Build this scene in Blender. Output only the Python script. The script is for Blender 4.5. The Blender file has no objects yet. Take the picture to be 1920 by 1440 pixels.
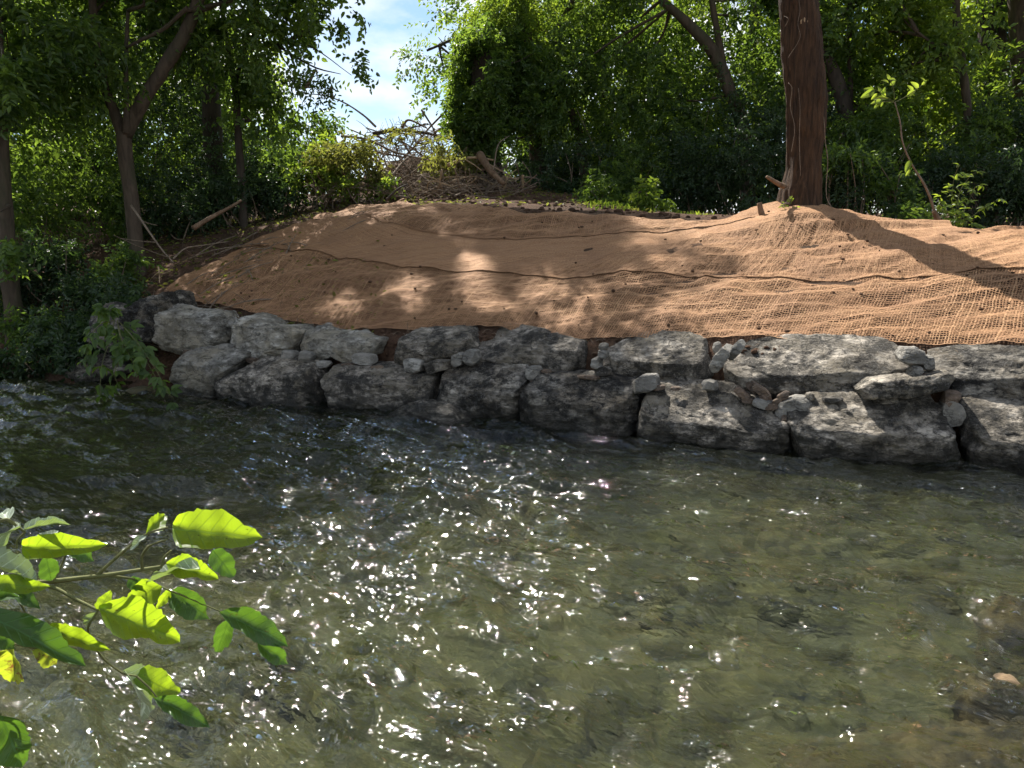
import bpy, math
import numpy as np
from mathutils import Vector

sc = bpy.context.scene
COL = sc.collection
R = math.radians
rng = np.random.default_rng(7)

# ------------------------------------------------------------------ camera
CAM_Z, PITCH, FPX = 1.75, 10.0, 1442.0          # eye height over the water, tilt down, focal length (1920 px frame)
cam = bpy.data.cameras.new("camera")
cam.sensor_width = 36.0
cam.lens = 36.0 * FPX / 1920.0
cam.clip_start, cam.clip_end = 0.05, 2000.0
cam_o = bpy.data.objects.new("camera", cam)
cam_o.location = (0, 0, CAM_Z)
cam_o.rotation_euler = (R(90 - PITCH), 0, 0)
COL.objects.link(cam_o)
sc.camera = cam_o

# ------------------------------------------------------------------ sun and sky
SUN_AZ, SUN_EL = -24.0, 50.0                     # azimuth from straight ahead (left is negative)
sdir = Vector((math.sin(R(SUN_AZ)) * math.cos(R(SUN_EL)), math.cos(R(SUN_AZ)) * math.cos(R(SUN_EL)), math.sin(R(SUN_EL))))
sun = bpy.data.lights.new("sun", 'SUN')
sun.energy, sun.angle, sun.color = 5.0, R(0.53), (1.0, 0.95, 0.87)
sun_o = bpy.data.objects.new("sun", sun)
sun_o.rotation_euler = (-sdir).to_track_quat('-Z', 'Y').to_euler()
sun_o.location = (0, 0, 30)
COL.objects.link(sun_o)

world = bpy.data.worlds.new("World")
sc.world = world
world.use_nodes = True
wn, wl = world.node_tree.nodes, world.node_tree.links
wn.clear()
wo = wn.new('ShaderNodeOutputWorld'); bg = wn.new('ShaderNodeBackground')
sky = wn.new('ShaderNodeTexSky'); sky.sky_type = 'NISHITA'; sky.sun_disc = False
sky.sun_elevation, sky.sun_rotation = R(SUN_EL), R(SUN_AZ)
sky.air_density, sky.dust_density, sky.ozone_density = 1.0, 0.1, 1.6
tcw = wn.new('ShaderNodeTexCoord')
mpw = wn.new('ShaderNodeMapping'); mpw.inputs['Scale'].default_value = (1, 1, 2.2); mpw.inputs['Location'].default_value = (0.37, 0.1, 0.05)
cn = wn.new('ShaderNodeTexNoise'); cn.inputs['Scale'].default_value = 3.2; cn.inputs['Detail'].default_value = 9; cn.inputs['Roughness'].default_value = 0.55
cr = wn.new('ShaderNodeValToRGB'); cr.color_ramp.elements[0].position = 0.46; cr.color_ramp.elements[1].position = 0.62
cm = wn.new('ShaderNodeMixRGB'); cm.inputs[2].default_value = (8.0, 8.0, 8.0, 1)
wl.new(tcw.outputs['Generated'], mpw.inputs[0]); wl.new(mpw.outputs[0], cn.inputs[0]); wl.new(cn.outputs[0], cr.inputs[0])
wl.new(cr.outputs[0], cm.inputs[0]); wl.new(sky.outputs[0], cm.inputs[1]); wl.new(cm.outputs[0], bg.inputs[0])
bg.inputs[1].default_value = 0.075
wl.new(bg.outputs[0], wo.inputs[0])

sc.view_settings.view_transform = 'Standard'
sc.view_settings.look = 'None'
sc.view_settings.gamma = 1.0
sc.view_settings.exposure = 1.1
sc.view_settings.use_curve_mapping = False
sc.render.engine = 'CYCLES'
cy = sc.cycles
cy.use_denoising = True
cy.max_bounces = 8; cy.diffuse_bounces = 3; cy.glossy_bounces = 3; cy.transmission_bounces = 5; cy.transparent_max_bounces = 12
cy.sample_clamp_indirect = 4.0
cy.use_adaptive_sampling = True; cy.adaptive_threshold = 0.015

# ------------------------------------------------------------------ numeric helpers
def _hash(ix, iy, iz, seed):
    h = (ix.astype(np.int64) * 374761393 + iy.astype(np.int64) * 668265263 + iz.astype(np.int64) * 2147483647 + seed * 974634777) & 0xFFFFFFFF
    h = ((h ^ (h >> 13)) * 1274126177) & 0xFFFFFFFF
    h = ((h ^ (h >> 16)) * 2246822519) & 0xFFFFFFFF
    return ((h ^ (h >> 15)) & 0xFFFFFF) / float(0xFFFFFF) * 2 - 1

def vnoise(p, seed=0):
    p = np.asarray(p, float)
    f = np.floor(p); t = p - f; t = t * t * t * (t * (t * 6 - 15) + 10)
    i = f.astype(np.int64); x, y, z = i[..., 0], i[..., 1], i[..., 2]
    u, v, w = t[..., 0], t[..., 1], t[..., 2]
    def L(a, b, k): return a + (b - a) * k
    r = [[[_hash(x + a, y + b, z + c, seed) for c in (0, 1)] for b in (0, 1)] for a in (0, 1)]
    a = L(L(r[0][0][0], r[1][0][0], u), L(r[0][1][0], r[1][1][0], u), v)
    b = L(L(r[0][0][1], r[1][0][1], u), L(r[0][1][1], r[1][1][1], u), v)
    return L(a, b, w)

def fbm(p, seed=0, octv=4, gain=0.5):
    p = np.asarray(p, float); s = 0; a = 1.0; n = 0
    for k in range(octv):
        s = s + a * vnoise(p * (2.03 ** k) + 17.3 * k, seed + k); n += a; a *= gain
    return s / n

def ridged(p, seed=0, octv=4, gain=0.5):
    p = np.asarray(p, float); s = 0; a = 1.0; n = 0
    for k in range(octv):
        s = s + a * (1 - 2 * np.abs(vnoise(p * (2.03 ** k) + 11.7 * k, seed + k))); n += a; a *= gain
    return s / n

def unit(v):
    v = np.asarray(v, float)
    return v / np.maximum(np.linalg.norm(v, axis=-1, keepdims=True), 1e-9)

def P3(x, y, z): return np.stack(np.broadcast_arrays(np.asarray(x, float), y, z), -1)

cp, sp_ = math.cos(R(PITCH)), math.sin(R(PITCH))
def ray(px, py):
    """Direction in the world of a picture point, per metre of ground distance Y."""
    px = np.asarray(px, float); py = np.asarray(py, float)
    a = (px - 960.0) / FPX; b = -(py - 720.0) / FPX
    dy = cp + b * sp_; dz = -sp_ + b * cp
    return P3(a / dy, 1.0, dz / dy)
def at(px, py, D): return np.array([0, 0, CAM_Z]) + ray(px, py) * np.asarray(D, float)[..., None]
def on_water(px, py):
    r = ray(px, py); return np.array([0, 0, CAM_Z]) + r * (CAM_Z / -r[..., 2])[..., None]

# ------------------------------------------------------------------ lie of the land
_wl = on_water([0, 130, 260, 400, 620, 800, 960, 1200, 1480, 1800, 1920], [706, 722, 738, 746, 768, 782, 796, 822, 852, 874, 886])
_wx = np.concatenate([[-60, -14], _wl[:, 0], [5.6, 12, 60]]); _wy = np.concatenate([[13.5, 11.6], _wl[:, 1], [4.9, 3.2, -2.0]])
def W(x): return np.interp(x, _wx, _wy)                      # the water's edge along the far bank
def sstep(a, b, x):
    t = np.clip((x - a) / (b - a), 0, 1); return t * t * (3 - 2 * t)
TREE_XY = [None]
def ground_z(x, y, rough=True):
    x = np.asarray(x, float); y = np.asarray(y, float)
    s = y - W(x)
    H = np.interp(x, [-30, -8, -5, -3, 0, 2.5, 5, 8, 30], [2.6, 2.1, 2.15, 2.3, 2.38, 2.25, 2.02, 1.92, 1.9])
    k = np.interp(x, [-20, -5, -2, 1.2, 3.5, 30], [.06, .12, .17, .13, -.02, 0])
    f = np.interp(s, [1.0, 2.0, 3.0, 4.0, 4.7, 5.3], [0.0, .29, .57, .86, .985, 1.0])
    z0 = np.interp(s, [.46, .60, .74, 1.0], [-.38, .55, .77, .90])
    zw = np.where(s < 1.0, z0, 0.90 + (H - 0.90) * f)
    n0 = np.interp(s, [-1.2, -.3, 0, .6, 1.5, 1.51], [-.38, -.2, 0, .36, .85, .85])
    nat = np.where(s < 1.5, n0, .85 + (H - .85) * np.interp(s, [1.5, 3, 4.7, 5.3], [0, .5, .97, 1]))
    z = nat + (zw - nat) * sstep(-4.5, -3.7, x)
    z = z + k * np.clip(s - 5.0, 0, 4.2)
    z = z + 1.3 * sstep(20, 32, y) * (sstep(-3.5, -6, x) + sstep(1.5, 4.5, x))
    # heap under the brush pile
    z = z + 0.75 * np.exp(-(((x + 1.9) / 2.1) ** 2 + ((y - 18.0) / 1.5) ** 2))
    if TREE_XY[0] is not None:
        tx, ty = TREE_XY[0]
        z = z + .20 * np.exp(-(((x - tx) / .75) ** 2 + ((y - ty + .25) / .6) ** 2))
    near = sstep(1.9, .4, y + 0.12 * x)                          # the bank the photographer stands on
    z = z + near * (0.42 - z) * (s < 0)
    z = z + (s < .2) * (1 - near) * (.10 * sstep(.6, 3.0, x) * sstep(5.5, 2.2, y))
    if rough:
        p = P3(x, y, 0)
        z = z + .05 * fbm(p * .8, 3, 3) + .025 * fbm(p * 3.1, 5, 3) * (1 + 1.5 * sstep(4.7, 6, s))
    return z
def hit(px, py):
    """Where the line of sight through a picture point meets the ground."""
    px = np.atleast_1d(np.asarray(px, float)); py = np.atleast_1d(np.asarray(py, float))
    t = np.arange(4.5, 30, .03); r = ray(px, py)
    X = r[:, :1] * t; Z = CAM_Z + r[:, 2:] * t
    below = Z < ground_z(X, np.broadcast_to(t, X.shape), False)
    i = np.where(below.any(1), below.argmax(1), len(t) - 1)
    return P3(X[np.arange(len(i)), i], t[i], Z[np.arange(len(i)), i])
TREE_XY[0] = (at(1498, 402, 10.7)[0], 10.7)
def gz(x, y): return float(ground_z(x, y))

# ------------------------------------------------------------------ object helpers
def tag(o, label=None, cat=None, group=None, kind=None):
    if label: o['label'] = label
    if cat: o['category'] = cat
    if group: o['group'] = group
    if kind: o['kind'] = kind
    return o
def empty(name, loc, label, cat, group=None):
    o = bpy.data.objects.new(name, None); o.location = [float(c) for c in loc]; o.empty_display_size = .2
    COL.objects.link(o); return tag(o, label, cat, group)
def mesh(name, V, F, mat, smooth=True, rnd=None):
    """V (n,3); F list of int arrays, each (m,k)."""
    me = bpy.data.meshes.new(name)
    if isinstance(F, np.ndarray): F = [F]
    F = [np.asarray(f, np.int32) for f in F if len(f)]
    V = np.ascontiguousarray(V, np.float32)
    me.vertices.add(len(V)); me.vertices.foreach_set('co', V.ravel())
    nl = sum(f.size for f in F); npoly = sum(len(f) for f in F)
    me.loops.add(nl); me.loops.foreach_set('vertex_index', np.concatenate([f.ravel() for f in F]).astype(np.int32))
    me.polygons.add(npoly)
    tot = np.concatenate([np.full(len(f), f.shape[1], np.int32) for f in F])
    st = np.concatenate([[0], np.cumsum(tot)[:-1]]).astype(np.int32)
    me.polygons.foreach_set('loop_start', st); me.polygons.foreach_set('loop_total', tot)
    me.polygons.foreach_set('use_smooth', np.full(npoly, bool(smooth)))
    if rnd is not None:
        a = me.attributes.new('rnd', 'FLOAT', 'POINT'); a.data.foreach_set('value', np.asarray(rnd, np.float32))
    me.materials.append(mat)
    me.update(calc_edges=True)
    return me
def obj(name, me, parent=None, loc=None):
    o = bpy.data.objects.new(name, me); COL.objects.link(o)
    if parent: o.parent = parent
    if loc is not None: o.location = [float(c) for c in loc]
    return o
class Acc:
    """Collects vertices and faces of one mesh."""
    def __init__(s): s.V = []; s.F = {}; s.R = []; s.n = 0
    def add(s, V, F, rnd=0.5):
        V = np.asarray(V, float).reshape(-1, 3)
        for f in (F if isinstance(F, list) else [F]):
            if len(f): s.F.setdefault(f.shape[1], []).append(np.asarray(f) + s.n)
        s.V.append(V); s.R.append(np.broadcast_to(np.asarray(rnd, float), (len(V),))); s.n += len(V); return s
    def build(s, name, mat, parent=None, origin=(0, 0, 0), smooth=True):
        V = np.concatenate(s.V) - np.asarray(origin, float)
        me = mesh(name, V, [np.concatenate(f) for f in s.F.values()], mat, smooth, np.concatenate(s.R))
        return obj(name, me, parent, origin if parent is None else None)

def smooth_path(pts, n):
    pts = np.asarray(pts, float)
    if len(pts) < 3:
        t = np.linspace(0, 1, n)[:, None]; return pts[0] + (pts[-1] - pts[0]) * t
    d = np.concatenate([[0], np.cumsum(np.linalg.norm(np.diff(pts[:, :3], axis=0), axis=1))]); d /= d[-1]
    m = np.zeros_like(pts)
    m[1:-1] = (pts[2:] - pts[:-2]) / (d[2:] - d[:-2])[:, None]
    m[0] = (pts[1] - pts[0]) / (d[1] - d[0]); m[-1] = (pts[-1] - pts[-2]) / (d[-1] - d[-2])
    t = np.linspace(0, 1, n); i = np.clip(np.searchsorted(d, t, 'right') - 1, 0, len(d) - 2)
    h = (d[i + 1] - d[i])[:, None]; q = ((t - d[i])[:, None]) / h
    return (pts[i] * (1 + 2 * q) * (1 - q) ** 2 + m[i] * h * q * (1 - q) ** 2 + pts[i + 1] * q * q * (3 - 2 * q) + m[i + 1] * h * q * q * (q - 1))
def tube(path, rad, segs=8, n=None, seed=0, rough=.08, freq=4., ends=True):
    """path (k,3), rad (k) -> V, F of a tapering, slightly uneven limb."""
    q = np.concatenate([np.asarray(path, float), np.asarray(rad, float).reshape(-1, 1)], 1)
    n = n or max(4, len(q) * 4)
    q = smooth_path(q, n); C = q[:, :3]; r = np.maximum(q[:, 3], .0008)
    T = unit(np.gradient(C, axis=0)); ref = np.array([0, 0, 1.]) if abs(T[:, 2]).mean() < .8 else np.array([0, 1., 0])
    A = unit(np.cross(T, ref)); Bv = np.cross(T, A)
    th = np.linspace(0, 2 * np.pi, segs, endpoint=False)
    ring = A[:, None] * np.cos(th)[None, :, None] + Bv[:, None] * np.sin(th)[None, :, None]
    V = C[:, None] + ring * r[:, None, None]
    if rough: V = C[:, None] + ring * (r[:, None] * (1 + rough * fbm(V * freq / max(r.max(), .02) * .08 + seed * 3.1, seed, 3) * 2))[..., None]
    V = V.reshape(-1, 3)
    i = np.arange(n - 1)[:, None] * segs; j = np.arange(segs)[None]; j2 = (j + 1) % segs
    F = np.stack([i + j, i + j2, i + segs + j2, i + segs + j], -1).reshape(-1, 4)
    out = [F]
    if ends:
        V = np.concatenate([V, C[:1], C[-1:]]); a = len(V) - 2; j = np.arange(segs)
        out.append(np.concatenate([np.stack([np.full(segs, a), (j + 1) % segs, j], -1), np.stack([np.full(segs, a + 1), (n - 1) * segs + j, (n - 1) * segs + (j + 1) % segs], -1)]))
    return V, out

# ------------------------------------------------------------------ leaves
def leaves(pos, d, nrm, size, aspect=.5, fold=.18, shape='oval', rnd=None, rg=rng):
    """Arrays of leaf bases, directions, normals, lengths -> V, F, rnd."""
    d = unit(d); s = unit(np.cross(d, nrm)); n = np.cross(s, d)
    L = np.broadcast_to(np.asarray(size, float), (len(pos),))[:, None]; w = L * aspect * .5
    up = n * fold * w
    rnd = rg.random(len(pos)) if rnd is None else rnd
    if shape == 'diamond':
        V = np.stack([pos, pos + d * L * .45 + s * w + up, pos + d * L - n * L * .12, pos + d * L * .45 - s * w + up], 1)
        f = np.array([[0, 1, 2], [0, 2, 3]])
    else:
        tip = pos + d * L - n * L * .15; mid = n * L * .05
        V = np.stack([pos, pos + d * L * .22 + s * w * .8 + up + mid, pos + d * L * .62 + s * w * .85 + up + mid * .5, tip,
                      pos + d * L * .62 - s * w * .85 + up + mid * .5, pos + d * L * .22 - s * w * .8 + up + mid], 1)
        f = np.array([[0, 1, 2, 3], [0, 3, 4, 5]])
    k = V.shape[1]; F = (np.arange(len(pos))[:, None, None] * k + f[None]).reshape(-1, f.shape[1])
    return V.reshape(-1, 3), F, np.repeat(rnd, k)
def sprigs(c, out, K, tw, size, rg, droop=.35, spread=.8, aspect=.5, shape='oval', flat=.55, pinnate=False):
    """Leafy twigs: centres c (m,3), outward directions out (m,3), K leaves a twig."""
    m = len(c)
    t = unit(out + rg.normal(0, .55, (m, 3)) + np.array([0, 0, -droop]))
    nz = unit(np.array([0, 0, 1.]) * flat + rg.normal(0, .45, (m, 3)) + .25 * out)
    b = unit(np.cross(t, nz)); nz = np.cross(b, t)
    k = (np.arange(K) + .5) / K
    side = np.where(np.arange(K) % 2 == 0, 1., -1.)
    tl = tw * rg.uniform(.6, 1.25, (m, 1, 1))
    pos = c[:, None] + t[:, None] * (k[None, :, None] - .3) * tl - np.array([0, 0, 1.]) * (k[None, :, None] ** 2) * tl * .22
    d = t[:, None] * (.55 if not pinnate else .3) + b[:, None] * side[None, :, None] * spread
    d = d + rg.normal(0, .12 if pinnate else .3, d.shape) + np.array([0, 0, -.25])
    n = nz[:, None] + rg.normal(0, .12 if pinnate else .38, d.shape)
    sz = size * rg.uniform(.65, 1.2, (m, K)); 
    base = np.clip(rg.normal(.5, .22, (m, 1)) + rg.normal(0, .12, (m, K)), 0, 1)
    return leaves(pos.reshape(-1, 3), d.reshape(-1, 3), n.reshape(-1, 3), sz.ravel(), aspect, shape=shape, rnd=base.ravel(), rg=rg)
SHAFTS = []                                                      # openings in the leaves that let sun patches through
for (px, py, r) in [(772,552,.36),(735,548,.20),(890,515,.30),(893,563,.32),(620,588,.25),(665,600,.22),(500,590,.2),(650,562,.18),(720,418,.22),(700,434,.18),(470,580,.16),(600,545,.14),(960,590,.2),(1000,545,.2)]:
    SHAFTS.append((hit(px, py)[0], r))
def open_to_sun(p):
    ok = np.ones(len(p), bool); d = np.array(sdir)
    for c, r in SHAFTS:
        v = p - c; t = v @ d; ok &= (np.linalg.norm(v - t[:, None] * d, axis=1) > r) | (t < 3)
    return ok
def blob_points(blobs, rg, gap=-.12, freq=1.3, seed=0, shell=.45):
    """Twig places in the ragged volume of a crown; blobs = (cx,cy,cz,rx,ry,rz,n)."""
    C, O = [], []
    for (cx, cy_, cz, rx, ry, rz, n) in blobs:
        m = int(n * 2.2) + 8
        u = unit(rg.normal(0, 1, (m, 3))); r = rg.random(m) ** shell
        lump = 1 + .28 * vnoise(u * 1.9 + seed * 1.7 + cx, seed)
        p = u * (r * lump)[:, None] * np.array([rx, ry, rz]) + np.array([cx, cy_, cz])
        ok = (vnoise(p * freq + seed, seed + 31) > gap) & open_to_sun(p)
        p, u = p[ok][:n], u[ok][:n]
        C.append(p); O.append(u)
    return np.concatenate(C), np.concatenate(O)
def B(px, py, D, rx, ry, n, depth=None):
    """A crown lobe given by where it stands, with radii in picture units at that distance."""
    c = at(px, py, D); k = D / FPX
    return (c[0], c[1], c[2], rx * k, depth if depth else (rx + ry) * .5 * k, ry * k, n)

# ------------------------------------------------------------------ materials
def new_mat(name):
    m = bpy.data.materials.new(name); m.use_nodes = True
    n, l = m.node_tree.nodes, m.node_tree.links; n.clear()
    o = n.new('ShaderNodeOutputMaterial'); return m, n, l, o
def N(n, t, **kw):
    x = n.new('ShaderNode' + t)
    for k, v in kw.items():
        if hasattr(x, k) and k not in x.inputs: setattr(x, k, v)
        else: x.inputs[k].default_value = v
    return x
def noise(n, l, vec, scale, detail=5, rough=.55, dist=0.):
    x = N(n, 'TexNoise', Scale=scale, Detail=detail, Roughness=rough, Distortion=dist)
    if vec is not None: l.new(vec, x.inputs['Vector'])
    return x.outputs['Fac']
def ramp(n, l, fac, stops):
    x = n.new('ShaderNodeValToRGB'); e = x.color_ramp.elements
    while len(e) > 1: e.remove(e[-1])
    e[0].position = stops[0][0]; e[0].color = (*stops[0][1], 1) if len(stops[0][1]) == 3 else stops[0][1]
    for p, c in stops[1:]:
        k = e.new(p); k.color = (*c, 1)
    l.new(fac, x.inputs[0]); return x.outputs[0]
def mixc(n, l, fac, a, b, mode='MIX'):
    x = n.new('ShaderNodeMixRGB'); x.blend_type = mode
    for i, v in ((0, fac), (1, a), (2, b)):
        if hasattr(v, 'is_linked'): l.new(v, x.inputs[i])
        else: x.inputs[i].default_value = v if i == 0 else (*v, 1)
    return x.outputs[0]
def math_(n, l, op, a, b=0., clamp=False):
    x = n.new('ShaderNodeMath'); x.operation = op; x.use_clamp = clamp
    for i, v in ((0, a), (1, b)):
        if hasattr(v, 'is_linked'): l.new(v, x.inputs[i])
        else: x.inputs[i].default_value = v
    return x.outputs[0]
def bump(n, l, h, strength, dist, normal=None):
    x = N(n, 'Bump', Strength=strength, Distance=dist); l.new(h, x.inputs['Height'])
    if normal is not None: l.new(normal, x.inputs['Normal'])
    return x.outputs[0]
def obj_vec(n, l, scale=(1, 1, 1), world=True):
    g = n.new('ShaderNodeNewGeometry' if world else 'ShaderNodeTexCoord')
    mp = n.new('ShaderNodeMapping'); mp.inputs['Scale'].default_value = scale
    l.new(g.outputs['Position' if world else 'Object'], mp.inputs[0]); return mp.outputs[0], g

def leaf_mat(name, dark, light, tdark, tlight, trans=.5, rough=.42, spec=.4):
    m, n, l, o = new_mat(name)
    a = N(n, 'Attribute', attribute_name='rnd')
    p = N(n, 'BsdfPrincipled', Roughness=rough); p.inputs['Specular IOR Level'].default_value = spec
    l.new(ramp(n, l, a.outputs['Fac'], [(0.1, dark), (.9, light)]), p.inputs['Base Color'])
    t = N(n, 'BsdfTranslucent'); l.new(ramp(n, l, a.outputs['Fac'], [(0.1, tdark), (.9, tlight)]), t.inputs[0])
    mx = N(n, 'MixShader'); mx.inputs[0].default_value = trans
    l.new(p.outputs[0], mx.inputs[1]); l.new(t.outputs[0], mx.inputs[2]); l.new(mx.outputs[0], o.inputs[0]); return m
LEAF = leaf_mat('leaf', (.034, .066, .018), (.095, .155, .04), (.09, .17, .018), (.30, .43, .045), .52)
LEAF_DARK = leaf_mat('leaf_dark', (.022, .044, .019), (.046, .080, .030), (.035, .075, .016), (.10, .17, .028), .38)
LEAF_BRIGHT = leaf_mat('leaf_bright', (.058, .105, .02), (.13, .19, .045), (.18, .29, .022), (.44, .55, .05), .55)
LEAF_DRY = leaf_mat('leaf_wilted', (.11, .095, .03), (.15, .18, .05), (.18, .17, .035), (.34, .37, .06), .5, .6, .2)

def bark_mat(name, c1, c2, sx=14., sz=3., b=.6, moss=None):
    m, n, l, o = new_mat(name)
    v, g = obj_vec(n, l, (sx, sx, sz)); v2, _ = obj_vec(n, l, (3, 3, 1.3))
    f = noise(n, l, v, 1.0, 8, .65, .4); f2 = noise(n, l, v2, 1.0, 4)
    c = ramp(n, l, f, [(.32, c1), (.68, c2)])
    c = mixc(n, l, math_(n, l, 'MULTIPLY', f2, .6), c, tuple(x * .45 for x in c1))
    if moss: c = mixc(n, l, ramp(n, l, f2, [(.5, (0, 0, 0)), (.7, (.6, .6, .6))]), c, moss)
    p = N(n, 'BsdfPrincipled', Roughness=.85); p.inputs['Specular IOR Level'].default_value = .25
    l.new(c, p.inputs['Base Color']); l.new(bump(n, l, f, b, .03), p.inputs['Normal']); l.new(p.outputs[0], o.inputs[0]); return m
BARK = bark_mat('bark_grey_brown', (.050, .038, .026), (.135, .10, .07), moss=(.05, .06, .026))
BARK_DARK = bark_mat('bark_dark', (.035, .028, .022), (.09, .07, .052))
BARK_RED = bark_mat('bark_red_brown', (.020, .012, .007), (.145, .078, .040), 26., 3., 1.8)
WOOD_PALE = bark_mat('wood_pale', (.30, .20, .11), (.52, .38, .23), 22., 3., .3)
WOOD_BROWN = bark_mat('wood_brown', (.12, .07, .04), (.30, .20, .125), 20., 5., .5)
STICK = bark_mat('stick_bark', (.13, .095, .065), (.36, .275, .20), 25., 25., .4)
STEM_GREEN = bark_mat('stem_green', (.10, .11, .04), (.22, .22, .09), 40., 40., .2)

def rock_mat(name, c_lo, c_hi, c_dark, warm, stain=.5):
    m, n, l, o = new_mat(name)
    v, g = obj_vec(n, l)
    info = N(n, 'ObjectInfo')
    off = n.new('ShaderNodeVectorMath'); off.operation = 'ADD'; l.new(v, off.inputs[0])
    sc3 = n.new('ShaderNodeVectorMath'); sc3.operation = 'SCALE'; sc3.inputs[0].default_value = (7, 3, 11); l.new(info.outputs['Random'], sc3.inputs['Scale']); l.new(sc3.outputs[0], off.inputs[1])
    v = off.outputs[0]
    mpb = n.new('ShaderNodeMapping'); mpb.inputs['Scale'].default_value = (.75, .75, 1.9); mpb.inputs['Rotation'].default_value = (.2, .15, 0); l.new(v, mpb.inputs[0])
    big = noise(n, l, v, 2.6, 5, .6, .1); mid = noise(n, l, mpb.outputs[0], 8., 10, .72, 0.); fine = noise(n, l, v, 45., 8, .7)
    vor = N(n, 'TexVoronoi', feature='DISTANCE_TO_EDGE', Scale=5.); 
    wv = n.new('ShaderNodeVectorMath'); wv.operation = 'ADD'; l.new(v, wv.inputs[0])
    nz = N(n, 'TexNoise', Scale=6., Detail=5.); l.new(v, nz.inputs['Vector']); l.new(nz.outputs['Color'], wv.inputs[1]); l.new(wv.outputs[0], vor.inputs['Vector'])
    c = ramp(n, l, mid, [(.38, c_lo), (.50, tuple(a * .62 + b * .38 for a, b in zip(c_lo, c_hi))), (.60, c_hi)])
    c = mixc(n, l, ramp(n, l, big, [(.42, (0, 0, 0)), (.62, (.85,) * 3)]), c, warm)
    st = math_(n, l, 'MULTIPLY', ramp(n, l, noise(n, l, v, 3.6, 10, .74, 0.), [(.45, (0, 0, 0)), (.56, (1, 1, 1))]), stain)
    c = mixc(n, l, st, c, c_dark)
    vein = ramp(n, l, vor.outputs['Distance'], [(0, (1, 1, 1)), (.012, (.6,) * 3), (.03, (0, 0, 0))])
    c = mixc(n, l, math_(n, l, 'MULTIPLY', vein, math_(n, l, 'MULTIPLY', big, .45)), c, (.55, .53, .50))
    crk = ramp(n, l, math_(n, l, 'ABSOLUTE', math_(n, l, 'SUBTRACT', noise(n, l, mpb.outputs[0], 4.5, 6, .6, 0.), .5)), [(0, (.8,) * 3), (.006, (.5,) * 3), (.016, (0, 0, 0))])
    c = mixc(n, l, crk, c, c_dark)
    c = mixc(n, l, math_(n, l, 'MULTIPLY', fine, .5), c, mixc(n, l, 1.0, c, (.55, .55, .55), 'MULTIPLY'))
    tone = N(n, 'MapRange'); l.new(info.outputs['Random'], tone.inputs['Value']); tone.inputs['To Min'].default_value = .75; tone.inputs['To Max'].default_value = 1.15
    tv = n.new('ShaderNodeVectorMath'); tv.operation = 'SCALE'; l.new(c, tv.inputs[0]); l.new(tone.outputs[0], tv.inputs['Scale']); c = tv.outputs[0]
    # splash-wet, algae-dark foot just over the water line
    sep = n.new('ShaderNodeSeparateXYZ'); l.new(g.outputs['Position'], sep.inputs[0])
    wz = math_(n, l, 'ADD', sep.outputs[2], math_(n, l, 'MULTIPLY', math_(n, l, 'SUBTRACT', mid, .5), .55))
    wet = N(n, 'MapRange'); l.new(wz, wet.inputs['Value']); wet.inputs['From Min'].default_value = .06; wet.inputs['From Max'].default_value = .27
    wet.inputs['To Min'].default_value = 1; wet.inputs['To Max'].default_value = 0
    c = mixc(n, l, math_(n, l, 'MULTIPLY', wet.outputs[0], .82), c, (.022, .020, .013))
    h = math_(n, l, 'SUBTRACT', math_(n, l, 'ADD', math_(n, l, 'MULTIPLY', mid, 1.0), math_(n, l, 'MULTIPLY', fine, .4)), math_(n, l, 'MULTIPLY', crk, .25))
    p = N(n, 'BsdfPrincipled'); p.inputs['Specular IOR Level'].default_value = .35
    l.new(c, p.inputs['Base Color'])
    rr = N(n, 'MapRange'); l.new(wet.outputs[0], rr.inputs['Value']); rr.inputs['To Min'].default_value = .8; rr.inputs['To Max'].default_value = .35; l.new(rr.outputs[0], p.inputs['Roughness'])
    l.new(bump(n, l, h, 1.0, .06), p.inputs['Normal']); l.new(p.outputs[0], o.inputs[0]); return m
ROCK = rock_mat('limestone', (.10, .085, .064), (.68, .60, .49), (.022, .019, .014), (.22, .185, .13), .9)
ROCK_PALE = rock_mat('limestone_pale', (.22, .205, .17), (.66, .62, .54), (.07, .062, .044), (.36, .31, .22), .6)
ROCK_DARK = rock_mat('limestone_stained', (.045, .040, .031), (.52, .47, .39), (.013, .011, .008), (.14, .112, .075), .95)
ROCK_BROWN = bark_mat('wet_brown_rock', (.07, .048, .028), (.26, .18, .10), 9., 9., .6, moss=(.10, .10, .04))
STONE = rock_mat('chip_stone', (.22, .205, .175), (.54, .51, .45), (.10, .092, .075), (.34, .31, .26), .4)
STONE_BROWN = rock_mat('chip_stone_brown', (.12, .082, .055), (.30, .21, .145), (.06, .042, .03), (.20, .14, .095), .4)

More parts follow.
